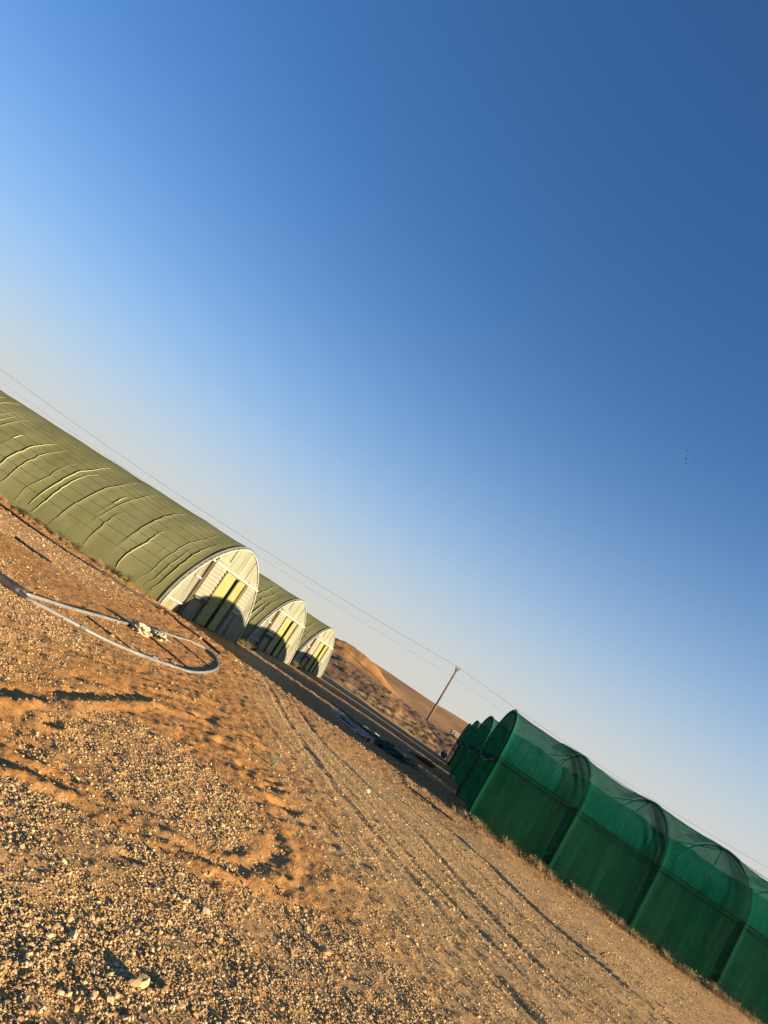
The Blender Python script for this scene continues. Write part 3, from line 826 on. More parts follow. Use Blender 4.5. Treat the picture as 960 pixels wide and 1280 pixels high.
def make_tunnel(k, label):
    global TN_W
    TN_W = 6.6 if k == 0 else 8.8
    tx, ty = TN_POS[k]
    rnd = random.Random(90 + k)
    root = empty('shade_tunnel', (tx, ty, float(macro_z(np.array([tx]), np.array([ty]))[0])))
    tag(root, label, 'shade tunnel', 'dark green net shade tunnels in a row')
    hoops = [0.0, 2.32, 4.58, 6.80, 9.05, 11.3, 13.55, 15.8, 18.05, 20.3, 22.5, 24.0]
    ds = 0.05 if k == 0 else 0.12
    nu = 100 if k == 0 else 50
    bays = hoops
    for i in range(len(bays) - 1):          # one length of net for each bay
        lo = bays[i]; hi = bays[i + 1]
        grid_obj('net_bay', tn_sheet(lo, hi, 0, 1, 0.0 if i % 2 == 0 else 0.004, hoops, 0.07, 60 + 20 * k, ds, nu), MT['green_net'], root)
    for i in range(1, len(hoops) - 1):      # overlap where two lengths of net meet
        w = [0.75, 0.62, 0.34, 0.5, 0.8][i % 5]
        if i > 5 and k: continue
        grid_obj('net_overlap', tn_sheet(hoops[i] - w, hoops[i] - 0.01, 0.0, 0.62, 0.022, hoops, 0.07, 60 + 20 * k, ds, nu, 0.02), MT['green_net_dense'], root)
    # side curtain hanging from the eaves rail, and the buried skirt
    tot = 2 * TN_WALL + math.pi * 0.5 * (TN_W / 2 + TN_H - TN_WALL) * 0.98
    ue = TN_WALL / tot
    grid_obj('side_curtain', tn_sheet(0.02, TN_L, 0.0, ue * 1.0, 0.045, hoops, 0.07, 60 + 20 * k, ds, 16, 0.022), MT['green_net_dense'], root)
    grid_obj('skirt', tn_sheet(0.02, TN_L, 0.0, ue * 0.26, 0.07, hoops, 0.07, 60 + 20 * k, ds, 6, 0.03), MT['green_net_dense'], root)
    # frame
    for i, s0 in enumerate(hoops):
        us = np.linspace(0, 1, 41)
        mb = MB(); mb.tube([T3(tn_profile(u)[0] * 0.985, tn_profile(u)[1] * 0.985 - (0.1 if u in (0, 1) else 0), s0) for u in us], 0.030, 7)
        mb.build('hoop', MT['frame_dark'], root, True)
    for s0 in [1.1, 3.4, 5.65, 7.9, 10.1]:       # slanting wind braces inside the arch
        if k: break
        for sd in (-1, 1):
            mb = MB(); mb.tube([T3(sd * TN_W * 0.49, TN_WALL, s0), T3(sd * TN_W * 0.30, TN_H - 0.55, s0 + 0.5), T3(0, TN_H - 0.08, s0 + 1.2)], 0.018, 5)
            mb.build('wind_brace', MT['frame_dark'], root, True)
    for (q, z) in ((-TN_W * 0.5 - 0.035, TN_WALL), (-TN_W * 0.5 - 0.05, TN_WALL - 0.11), (-TN_W * 0.47, 0.92), (TN_W * 0.492, TN_WALL), (TN_W * 0.497, 0.92), (0, TN_H - 0.05)):
        mb = MB(); mb.tube([T3(q, z, 0), T3(q, z, TN_L * 0.5), T3(q, z, TN_L)], 0.008, 6); mb.build('purlin', MT['frame_dark'], root, True)
    # end wall towards the alley: taut arch above, hanging curtain set back below
    def end_sheet(zlo, zhi_arch, s_off, seed, ncol=60, nrow=24, fold=0.0):
        P = np.zeros((ncol, nrow, 3))
        for i in range(ncol):
            q = (-0.5 + i / (ncol - 1)) * TN_W * 0.985
            c = q / (TN_W / 2 * 1.0)
            top = TN_WALL + (TN_H - TN_WALL) * max(0, 1 - c * c) ** 0.46 - 0.02 if zhi_arch else TN_WALL + 0.02
            bot = zlo(q)
            for j in range(nrow):
                z = bot + (top - bot) * j / (nrow - 1)
                so = s_off + fold * (0.5 * math.sin(q * 5.1) + 0.35 * math.sin(q * 11.7 + 1)) * (1 - j / nrow * 0.8)
                P[i, j] = T3(q, z, so)
        return P
    hem = lambda q: TN_WALL - 0.05 - 0.22 * (1 - (q / (TN_W / 2)) ** 2) + 0.02 * math.sin(q * 3)
    grid_obj('end_arch', end_sheet(hem, True, -0.03, 1), MT['green_end'], root)
    grid_obj('end_curtain', end_sheet(lambda q: -0.1, False, 0.28, 2, 120, 10, 0.09), MT['green_end'], root)
    pts = [T3(q, hem(q), -0.035) for q in np.linspace(-TN_W * 0.49, TN_W * 0.49, 40)]
    mb = MB(); mb.tube(pts, 0.028, 6); mb.build('hem', MT['frame_dark'], root, True)
    pts = [T3(tn_profile(u)[0], tn_profile(u)[1] + 0.01, -0.01) for u in np.linspace(0, 1, 60)]
    mb = MB(); mb.tube(pts, 0.022, 6); mb.build('end_rim', MT['green_net_dense'], root, True)
    return root

make_tunnel(0, 'largest dark green net shade tunnel, nearest, its long side running to the right edge')
make_tunnel(1, 'second dark green shade tunnel, only its end showing just behind the largest')
make_tunnel(2, 'third dark green shade tunnel back from the camera, a pale green sliver of roof showing')
make_tunnel(3, 'farthest dark green shade tunnel, leftmost and narrowest tunnel end')

# ------------------------------------------------------------------ power line
def make_pole(x, y, top, label):
    g = gz(x, y)
    root = empty('utility_pole', (x, y, g)); tag(root, label, 'utility pole', 'poles of the power line')
    h = top - g
    mb = MB(); mb.tube([(0, 0, -0.4), (-0.02, 0, h * 0.5), (-0.06, 0, h - 0.1)], [0.17, 0.145, 0.115], 10); mb.build('post', MT['pole_wood'], root, True)
    mb = MB()
    for sd in (-1, 1):
        mb.tube([(-0.06, 0, h - 0.75), (-0.06 + sd * 0.28, 0, h - 0.14)], 0.04, 6)
    mb.build('bracket', MT['pole_wood'], root)
    mb = MB(); mb.box((-0.06, 0, h - 0.12), (0.34, 0.05, 0.05)); mb.build('crossarm', MT['pole_wood'], root)
    for sx in (-0.28, 0.0, 0.28):
        mb = MB(); mb.tube([(-0.06 + sx, 0, h - 0.08), (-0.06 + sx, 0, h - 0.02), (-0.06 + sx, 0, h + 0.02), (-0.06 + sx, 0, h + 0.10), (-0.06 + sx, 0, h + 0.13)], [0.03, 0.03, 0.075, 0.07, 0.02], 8)
        mb.build('insulator', MT['rubber_grey'], root, True)
    mb = MB(); mb.tube([(-0.04, -0.1, h - 1.36), (-0.04, -0.3, h - 1.30)], 0.035, 6); mb.build('hook', MT['steel'], root)
    return root
make_pole(18.75, 100, 9.22, 'slender wooden power pole standing before the far hill, its whole length in view')
make_pole(-54, 100.5, 9.5, 'wooden power pole beyond the left edge, holding the wires')
make_pole(69, 101, 9.5, 'wooden power pole beyond the right edge, holding the wires')
def wire(zs, yo, sags, r, label):
    xs = [-54.06, 18.69, 68.94]; ys = [100.5 + yo, 100 + yo, 101 + yo]
    pts = []
    for i in range(2):
        n = 28
        for k in range(n + (i == 1)):
            t = k / n
            pts.append((xs[i] + (xs[i + 1] - xs[i]) * t, ys[i] + (ys[i + 1] - ys[i]) * t, zs[i] + (zs[i + 1] - zs[i]) * t - 4 * sags[i] * t * (1 - t)))
    mb = MB(); mb.tube(pts, r, 5); o = mb.build('power_line_wire', MT['wire'], None, True)
    tag(o, label, 'wire')
wire([9.62, 9.34, 9.62], 0.0, [1.15, 0.80], 0.018, 'upper power wire on the insulators, passing the very top of the pole')
wire([8.25, 7.94, 8.3], -0.32, [0.75, 0.6], 0.010, 'lower thinner power wire crossing the pole below its top')

# ------------------------------------------------------------------ pipes on the sand
def ground_path(pts, r, n=6, lift=0.0):
    sp = smooth_path(pts, n)
    x = np.array([p[0] for p in sp]); y = np.array([p[1] for p in sp])
    z = ground_z(x, y)
    k = np.ones(5) / 5
    zp = np.pad(z, 2, mode='edge'); z2 = np.convolve(zp, k, 'valid')
    z2 = np.maximum(z2, z - 0.01)
    return [(a, b, c + r * 0.85 + lift) for a, b, c in zip(x, y, z2)]

LOOP = [(-3.42, 10.95), (-2.65, 11.34), (-2.03, 11.98), (-1.62, 12.85), (-1.32, 14.3), (-1.18, 16.1), (-1.24, 18.3), (-1.50, 20.0), (-1.95, 20.6), (-2.30, 19.6), (-2.60, 17.9), (-2.84, 15.4), (-3.10, 12.9), (-3.52, 11.25)]
mb = MB(); mb.tube(ground_path(LOOP, 0.027), 0.027, 10)
pipe = mb.build('water_pipe', MT['pvc'], None, True); tag(pipe, 'pale grey plastic pipe lying in a long loop on the orange sand', 'pipe')
mb = MB()
gp = ground_path([(-3.55, 10.92), (-3.46, 10.94), (-3.38, 10.96)], 0.05)
mb.tube(gp, 0.038, 10); mb.build('coupling', MT['black_pipe'], pipe, True)
for (a, b) in ((11.35, -2.63), (12.6, -1.74)):
    gp = ground_path([(b - 0.04, a - 0.03), (b, a), (b + 0.04, a + 0.03)], 0.045)
    mb = MB(); mb.tube(gp, 0.032, 10); mb.build('coupling', MT['rubber_grey'], pipe, True)
mb = MB(); mb.tube(ground_path([(-6.6, 10.6), (-5.2, 10.7), (-4.2, 10.82), (-3.5, 10.93)], 0.06), 0.06, 10)
tag(mb.build('supply_pipe', MT['black_pipe'], None, True), 'thick black pipe at the left edge feeding the pale loop', 'pipe')
mb = MB(); mb.tube(ground_path([(-6.6, 10.95), (-5.2, 11.05), (-4.2, 11.12), (-3.5, 11.2)], 0.05), 0.05, 10)
tag(mb.build('supply_pipe', MT['black_pipe'], None, True), 'second black pipe lying close behind the thick black one', 'pipe')
mb = MB(); mb.tube(ground_path([(-3.0, 12.75), (-2.7, 12.55), (-2.4, 12.42), (-2.1, 12.3)], 0.012), 0.014, 6)
tag(mb.build('drip_hose', MT['black_pipe'], None, True), 'thin black hose crossing the near half of the pipe loop', 'hose')
mb = MB(); mb.tube(ground_path([(-2.75, 15.9), (-2.3, 15.4), (-1.8, 15.0), (-1.3, 14.5)], 0.014), 0.016, 6)
tag(mb.build('drip_hose', MT['black_pipe'], None, True), 'thin black hose running from under the pale rag across the loop', 'hose')
mb = MB(); mb.tube(ground_path([(-2.6, 18.8), (-2.1, 18.1), (-1.7, 17.6), (-1.3, 17.2)], 0.012), 0.014, 6)
tag(mb.build('drip_hose', MT['black_pipe'], None, True), 'thin black hose near the far bend of the pipe loop', 'hose')
mb = MB(); mb.tube(ground_path([(-11.5, 24.6), (-9.5, 24.0), (-8.0, 23.0), (-6.2, 22.2), (-4.9, 22.6), (-3.76, 23.1), (-2.9, 22.7), (-2.1, 22.4), (-1.6, 21.6)], 0.03), 0.035, 8)
tag(mb.build('irrigation_pipe', MT['black_pipe'], None, True), 'dark irrigation pipe lying along the foot of the largest olive greenhouse', 'pipe')
mb = MB(); mb.tube(ground_path([(-9.2, 20.2), (-8.5, 20.0), (-7.9, 19.6)], 0.03), 0.03, 8)
tag(mb.build('pipe_piece', MT['black_pipe'], None, True), 'short dark pipe piece on pale grit near the left edge', 'pipe')
mb = MB(); mb.tube(ground_path([(-6.4, 17.6), (-5.9, 17.3), (-5.3, 17.1)], 0.03), 0.028, 8)
tag(mb.build('pipe_piece', MT['black_pipe'], None, True), 'short dark stick of pipe lying on the sand above the black pipes', 'pipe')

# crumpled rag
def crumple(name, loc, size, seed, mat, label, cat, sub=4, amp=0.35, group=None):
    bm = bmesh.new(); bmesh.ops.create_icosphere(bm, subdivisions=sub, radius=1.0)
    co = np.array([v.co[:] for v in bm.verts])
    k = fbm(co[:, 0] * 1.3 + seed, co[:, 1] * 1.3 + co[:, 2] * 2.1, 1.1, 4, seed, 0.6)
    k2 = np.abs(fbm(co[:, 0] * 2 + 9 + co[:, 2], co[:, 1] * 2, 1.7, 3, seed + 4, 0.6))
    for i, v in enumerate(bm.verts):
        s = 1 + amp * 1.6 * k[i] - amp * 1.3 * k2[i]
        v.co = Vector((v.co.x * s * size[0], v.co.y * s * size[1], max(v.co.z * s, -0.35) * size[2]))
    me = bpy.data.meshes.new(name); bm.to_mesh(me); bm.free()
    me.materials.append(mat)
    o = bpy.data.objects.new(name, me); col.objects.link(o)
    o.location = (loc[0], loc[1], gz(loc[0], loc[1]) + 0.30 * size[2])
    o.rotation_euler.z = loc[2]
    tag(o, label, cat, group)
    return o
crumple('rag', (-2.66, 15.3, 0.2), (0.25, 0.33, 0.13), 3, MT['cloth'], 'crumpled pale cream rag lying on the pipe loop, larger nearer piece', 'rag')
crumple('rag', (-2.44, 16.2, 0.6), (0.22, 0.34, 0.11), 8, MT['cloth'], 'crumpled pale cream rag, smaller piece trailing behind the larger', 'rag')

# ------------------------------------------------------------------ scrap in the shaded alley
def straight_pipe(a, b, r, mat, label, name='scrap_pipe', group='scrap pipes lying in the alley', sagmid=0.0):
    pts = []
    for t in (0, 0.33, 0.66, 1):
        x = a[0] + (b[0] - a[0]) * t; y = a[1] + (b[1] - a[1]) * t
        pts.append((x, y, gz(x, y) + r + 0.01 + (a[2] * (1 - t) + b[2] * t)))
    mb = MB(); mb.tube(pts, r, 7); o = mb.build(name, mat, None, True); tag(o, label, 'pipe', group); return o
# long roll of grey sheeting: a lumpy spiral roll
def sheet_roll(p0, p1, r, seed, mat, label):
    n, m = 60, 22
    P = np.zeros((n, m, 3)); a = np.array(p0); b = np.array(p1); d = (b - a) / np.linalg.norm(b - a); pr = np.array([-d[1], d[0]])
    for i in range(n):
        t = i / (n - 1); c = a + (b - a) * t
        c = c + pr * 0.12 * math.sin(t * 7 + seed); gc = gz(c[0], c[1])
        for j in range(m):
            th = 2 * math.pi * j / (m - 1)
            rr = r * (0.75 + 0.9 * float(fbm(np.array([t * 9.0 + seed]), np.array([math.cos(th) * 1.2 + 3 + math.sin(th)]), 1.0, 3, seed)[0]))
            rr *= 0.35 + 0.65 * min(1, 5 * t, 5 * (1 - t))
            P[i, j] = (c[0] + pr[0] * rr * math.cos(th) * 1.5, c[1] + pr[1] * rr * math.cos(th) * 1.5, gc + r * 0.55 + rr * math.sin(th) * 0.8)
    o = grid_obj('sheet_roll', P, mat, None, False); tag(o, label, 'sheeting roll'); return o
sheet_roll((2.55, 27.9), (3.35, 24.7), 0.15, 2, MT['grey_sheet'], 'long lumpy roll of grey plastic sheeting in the alley shade')
sheet_roll((3.25, 31.0), (4.7, 29.0), 0.08, 5, MT['scrap_green'], 'low dark roll of old netting behind the grey sheeting')
crumple('netting_heap', (4.25, 26.0, 0.3), (0.42, 0.36, 0.19), 21, MT['scrap_green'], 'dark green heap of old netting at the left of its row', 'netting heap', 4, 0.5)
crumple('netting_heap', (4.75, 26.3, 1.1), (0.45, 0.36, 0.15), 25, MT['scrap_green'], 'dark green heap of old netting, lower middle one', 'netting heap', 4, 0.5)
crumple('netting_heap', (5.25, 26.8, 0.5), (0.38, 0.32, 0.17), 29, MT['grey_sheet'], 'greyish heap of old netting at the right of its row', 'netting heap', 4, 0.5)
crumple('scrap_bag', (7.3, 34.3, 0.5), (0.40, 0.28, 0.15), 33, MT['scrap_brown'], 'reddish brown scrap bag lying near the second tunnel', 'bag', 3, 0.4)
crumple('scrap_bag', (6.75, 34.8, 1.5), (0.36, 0.28, 0.16), 37, MT['grey_sheet'], 'grey scrap bag beside the reddish brown one', 'bag', 3, 0.4)
for i, (x, y, s) in enumerate([(2.35, 28.7, 0.10), (2.52, 28.35, 0.13), (2.72, 28.5, 0.09), (2.6, 27.7, 0.12), (2.95, 27.3, 0.08), (2.8, 26.6, 0.10), (3.1, 26.2, 0.07), (3.05, 25.6, 0.11), (3.3, 25.2, 0.08), (3.45, 25.0, 0.12)]):
    crumple('scrap_lump', (x, y, i), (s * 1.3, s, s), 50 + i, MT['tube_white'], 'small whitish lump lying along the grey sheeting roll', 'scrap lump', 3, 0.3, 'whitish lumps by the sheeting roll')
straight_pipe((2.3, 27.2, 0.0), (3.0, 25.0, 0.0), 0.03, MT['steel'], 'grey scrap pipe lying in front of the sheeting roll')
straight_pipe((2.9, 27.6, 0.05), (3.7, 25.2, 0.0), 0.025, MT['pvc'], 'pale scrap pipe lying just behind the sheeting roll')
straight_pipe((3.6, 25.4, 0.0), (4.35, 26.3, 0.05), 0.03, MT['black_pipe'], 'black scrap pipe reaching the dark netting heap')
straight_pipe((3.3, 30.4, 0.0), (4.9, 28.6, 0.0), 0.03, MT['black_pipe'], 'black scrap pipe alongside the low dark roll')
straight_pipe((3.9, 31.2, 0.0), (5.4, 29.6, 0.0), 0.03, MT['steel'], 'grey scrap pipe behind the low dark roll')
straight_pipe((4.0, 30.0, 0.08), (4.6, 31.4, 0.0), 0.03, MT['steel'], 'short grey scrap pipe lying across the low dark roll')
straight_pipe((4.37, 21.9, 0.0), (4.22, 20.2, 0.0), 0.012, MT['tube_white'], 'thin pale stick at the near edge of the alley shade', 'scrap_stick')
straight_pipe((4.24, 20.15, 0.0), (5.2, 18.7, 0.0), 0.02, MT['black_pipe'], 'dark pipe end lying by the nearest tunnel corner')
straight_pipe((2.6, 33.5, 0.0), (3.6, 30.8, 0.0), 0.035, MT['black_pipe'], 'bent dark pipe deep in the alley shade')
straight_pipe((3.6, 30.8, 0.0), (4.6, 31.5, 0.0), 0.035, MT['black_pipe'], 'dark pipe joining the bent one deep in the alley')
# barrel and white sack beyond the last tunnel
def barrel(x, y, rz):
    root = empty('barrel', (x, y, gz(x, y))); root.rotation_euler.z = rz
    tag(root, 'small dark blue barrel lying in sun beyond the farthest tunnel end', 'barrel')
    prof = [(-0.45, 0.0), (-0.45, 0.27), (-0.40, 0.29), (-0.15, 0.29), (-0.13, 0.31), (-0.11, 0.29), (0.11, 0.29), (0.13, 0.31), (0.15, 0.29), (0.40, 0.29), (0.45, 0.27), (0.45, 0.0)]
    P = np.array([[(a, r * math.cos(t), 0.30 + r * math.sin(t)) for t in np.linspace(0, 2 * math.pi, 21)] for a, r in prof])
    grid_obj('drum', P, MT['barrel'], root)
    mb = MB(); mb.tube([(-0.46, 0.12, 0.42), (-0.48, 0.12, 0.42)], 0.05, 8); mb.build('bung', MT['tube_white'], root)
barrel(14.6, 64.0, 1.2)
crumple('white_sack', (13.95, 63.9, 0.4), (0.24, 0.2, 0.16), 61, MT['hut_white'], 'white sack lying left of the dark blue barrel', 'sack', 3, 0.3)
# a small far hut near the skyline
hx, hy = 34.3, 152.0
hroot = empty('hut', (hx, hy, gz(hx, hy))); tag(hroot, 'tiny pale hut far off above the farthest tunnel end', 'hut')
mb = MB(); mb.box((0, 0, 0.5), (0.8, 0.7, 0.6)); mb.build('wall', MT['film_olive'], hroot)
mb = MB(); mb.box((0.1, 0, 1.14), (0.95, 0.85, 0.04)); mb.build('roof', MT['hut_white'], hroot)
mb = MB(); mb.box((-0.3, -0.71, 0.5), (0.2, 0.012, 0.5)); mb.build('door', MT['wood_dark'], hroot)

# ------------------------------------------------------------------ plants
def blade_mesh(name, n, h, spread, w, seed, mat, curl=0.5, leafy=0, twigs=False):
    rd = random.Random(seed); vs = []; fs = []
    for i in range(n):
        a = rd.uniform(0, 6.283); l = h * rd.uniform(0.45, 1.0); sp = spread * rd.uniform(0.1, 1.0)
        bx, by = 0.25 * spread * rd.gauss(0, 0.5), 0.25 * spread * rd.gauss(0, 0.5)
        d = Vector((math.cos(a), math.sin(a), 0)); pw = Vector((-d.y, d.x, 0)) * w
        pr = None
        for k in range(4):
            t = k / 3
            p = Vector((bx, by, 0)) + d * sp * (t ** (1 + curl)) + Vector((0, 0, l * (t - 0.25 * curl * t * t)))
            p += Vector((rd.uniform(-1, 1), rd.uniform(-1, 1), 0)) * 0.03 * h
            ww = pw * (1 - 0.8 * t)
            k0 = len(vs); vs += [tuple(p - ww), tuple(p + ww)]
            if pr is not None: fs.append((pr, pr + 1, k0 + 1, k0))
            pr = k0
            if leafy and k > 0:
                for q in range(leafy):
                    c = p + Vector((rd.gauss(0, 1), rd.gauss(0, 1), rd.gauss(0, 1))) * 0.09 * h
                    e1 = Vector((rd.gauss(0, 1), rd.gauss(0, 1), rd.gauss(0, 1))).normalized() * h * rd.uniform(0.03, 0.07)
                    e2 = Vector((rd.gauss(0, 1), rd.gauss(0, 1), rd.gauss(0, 1))).normalized() * h * rd.uniform(0.02, 0.04)
                    b0 = len(vs); vs += [tuple(c - e1), tuple(c + e2), tuple(c + e1), tuple(c - e2)]; fs.append((b0, b0 + 1, b0 + 2, b0 + 3))
    me = bpy.data.meshes.new(name); me.from_pydata(vs, [], fs); me.update(); me.materials.append(mat)
    return me
def plant(name, parts, x, y, s, label, cat, group=None, rz=0.0, sink=0.02):
    root = empty(name, (x, y, gz(x, y) - sink)); root.scale = (s, s, s); root.rotation_euler.z = rz
    tag(root, label, cat, group)
    for nm, me in parts:
        o = bpy.data.objects.new(nm, me); col.objects.link(o); o.parent = root
    return root
# pale green sprig in the sand
plant('weed', [('leaves', blade_mesh('sprig', 26, 0.22, 0.09, 0.004, 3, MT['weed_pale'], 0.3, 2))], 0.56, 10.3, 1.0, 'single pale green sprig growing in the orange sand', 'weed')
# weeds along the foot of the nearest greenhouse
WM = [blade_mesh('weed_a', 60, 0.42, 0.30, 0.006, 11, MT['weed'], 0.6, 2), blade_mesh('weed_b', 60, 0.36, 0.34, 0.006, 12, MT['straw'], 0.7, 1),
      blade_mesh('weed_c', 70, 0.5, 0.26, 0.006, 13, MT['scrub_green'], 0.5, 3)]
foot = Vector((GH_FOOT[0][0], GH_FOOT[0][1], 0))
for i in range(46):
    s = random.choice([random.uniform(0.3, 13), random.uniform(2.5, 7.5)])
    p = foot + GH_A * s - GH_G * random.uniform(0.05, 0.45)
    m = random.choice([0, 1, 1, 2])
    plant('foot_weed', [('blades', WM[m])], p.x, p.y, random.uniform(0.25, 0.7), 'dry weed tuft at the foot of the largest olive greenhouse', 'weed', 'weeds along the largest greenhouse', random.uniform(0, 6))
# bush between first and second gables
BM_ = [blade_mesh('bush_twigs', 90, 0.6, 0.5, 0.008, 21, MT['straw'], 0.5, 0), blade_mesh('bush_leaves', 70, 0.55, 0.5, 0.004, 22, MT['weed'], 0.5, 5)]
for i, (x, y, s) in enumerate([(-2.0, 33.6, 0.5), (-1.8, 34.5, 0.6), (-1.5, 35.5, 0.55), (-1.8, 36.2, 0.5)]):
    plant('bush', [('twigs', BM_[0]), ('leaves', BM_[1])], x, y, s, 'straw coloured bush in the gap between the nearest two gables', 'bush', 'bushes between the gables', i * 1.3)
for i, (x, y, s) in enumerate([(0.5, 46.2, 0.7), (0.7, 47.2, 0.8)]):
    plant('bush', [('twigs', BM_[0]), ('leaves', BM_[1])], x, y, s, 'small dry bush in the gap before the farthest gable', 'bush', 'bushes before the farthest gable', i * 1.3)
# scrub on the slope under the mound
SM = [[('twigs', blade_mesh('scrub_twig%d' % k, 60, 0.8, 0.7, 0.012, 60 + k, MT['scrub'], 0.4, 0)),
       ('leaves', blade_mesh('scrub_leaf%d' % k, 50, 0.75, 0.7, 0.006, 70 + k, MT['scrub_green'] if k % 2 else MT['scrub'], 0.4, 6))] for k in range(4)]
rs = random.Random(9)
for i in range(95):
    y = rs.uniform(68, 97); x = rs.uniform(0.02, 0.25) * y + 0.5
    if rs.random() < 0.35: y = rs.uniform(66, 78); x = rs.uniform(0.10, 0.24) * y
    plant('scrub_bush', SM[rs.randrange(4)], x, y, rs.uniform(0.25, 0.65), 'low dry scrub bush on the rough slope below the orange mound', 'bush', 'scrub on the slope below the mound', rs.uniform(0, 6), 0.06)
# straw litter along the foot of the nearest tunnel
def straw_litter():
    rd = random.Random(3); vs = []; fs = []
    f0 = Vector((TUN_FOOT[0][0], TUN_FOOT[0][1], 0))
    N = 5200
    S = [rd.uniform(-0.4, 8.5) for _ in range(N)]; O = [min(0.08 + abs(rd.gauss(0, 0.30)), 1.1) for _ in range(N)]
    P = [f0 + TN_A * s - TN_G * o for s, o in zip(S, O)]
    Z = ground_z(np.array([p.x for p in P]), np.array([p.y for p in P]))
    for p, z in zip(P, Z):
        l = rd.uniform(0.05, 0.2); a = rd.uniform(0, 6.28); tilt = rd.uniform(-0.1, 0.7)
        d = Vector((math.cos(a) * math.cos(tilt), math.sin(a) * math.cos(tilt), math.sin(tilt))) * l
        w = Vector((-math.sin(a), math.cos(a), 0)) * 0.006; b = Vector((p.x, p.y, z + 0.005))
        k = len(vs); vs += [tuple(b - w), tuple(b + w), tuple(b + d + w * 0.4), tuple(b + d - w * 0.4)]; fs.append((k, k + 1, k + 2, k + 3))
    o = mesh_obj('straw_litter', vs, fs, MT['straw'])
    tag(o, 'dry straw littering the foot of the nearest green tunnel', 'straw', None, 'stuff')
straw_litter()
TM = [blade_mesh('tuft_a', 45, 0.22, 0.22, 0.005, 31, MT['straw'], 0.9, 0), blade_mesh('tuft_b', 40, 0.18, 0.26, 0.005, 32, MT['straw'], 1.0, 1)]
f0 = Vector((TUN_FOOT[0][0], TUN_FOOT[0][1], 0))
for i in range(44):
    p = f0 + TN_A * random.uniform(-0.2, 7.6) - TN_G * random.uniform(0.1, 0.4)
    plant('straw_tuft', [('blades', random.choice(TM))], p.x, p.y, random.uniform(0.7, 1.5), 'dry straw tuft at the foot of the nearest green tunnel', 'grass tuft', 'straw tufts along the nearest tunnel', random.uniform(0, 6))

# ------------------------------------------------------------------ birds
def bird(x, y, z, rz, s):
    root = empty('bird', (x, y, z)); root.rotation_euler = (0.1, 0.15, rz); root.scale = (s, s, s)
    tag(root, 'tiny dark bird flying in the small flock high in the blue sky', 'bird', 'small flock in the sky')
    mb = MB(); mb.tube([(0, -0.22, 0), (0, -0.1, 0.01), (0, 0.05, 0.0), (0, 0.17, 0.02), (0, 0.24, 0.01)], [0.02, 0.07, 0.075, 0.045, 0.01], 8); mb.build('body', MT['bird'], root, True)
    for sd in (-1, 1):
        mb = MB()
        lo = [(sd * 0.04, 0.09, 0.02), (sd * 0.04, -0.07, 0.02), (sd * 0.28, -0.05, 0.10), (sd * 0.52, -0.10, 0.06), (sd * 0.28, 0.10, 0.11)]
        hi = [(a, b, c + 0.02) for a, b, c in lo]
        mb.add(lo + hi, [(0, 1, 2, 4), (4, 2, 3), (5, 9, 7, 6), (9, 8, 7), (0, 4, 9, 5), (4, 3, 8, 9), (3, 2, 7, 8), (2, 1, 6, 7), (1, 0, 5, 6)])
        mb.build('wing', MT['bird'], root)
for i, b in enumerate([(54.56, 180, 91.1), (55.47, 180, 89.0), (55.78, 180, 88.0), (57.53, 180, 90.4)]): bird(*b, 0.5 + i * 0.5, 0.95)
for i, b in enumerate([(75.5, 240, 120.6), (73.7, 240, 119.3)]): bird(*b, 0.9 + i, 0.7)

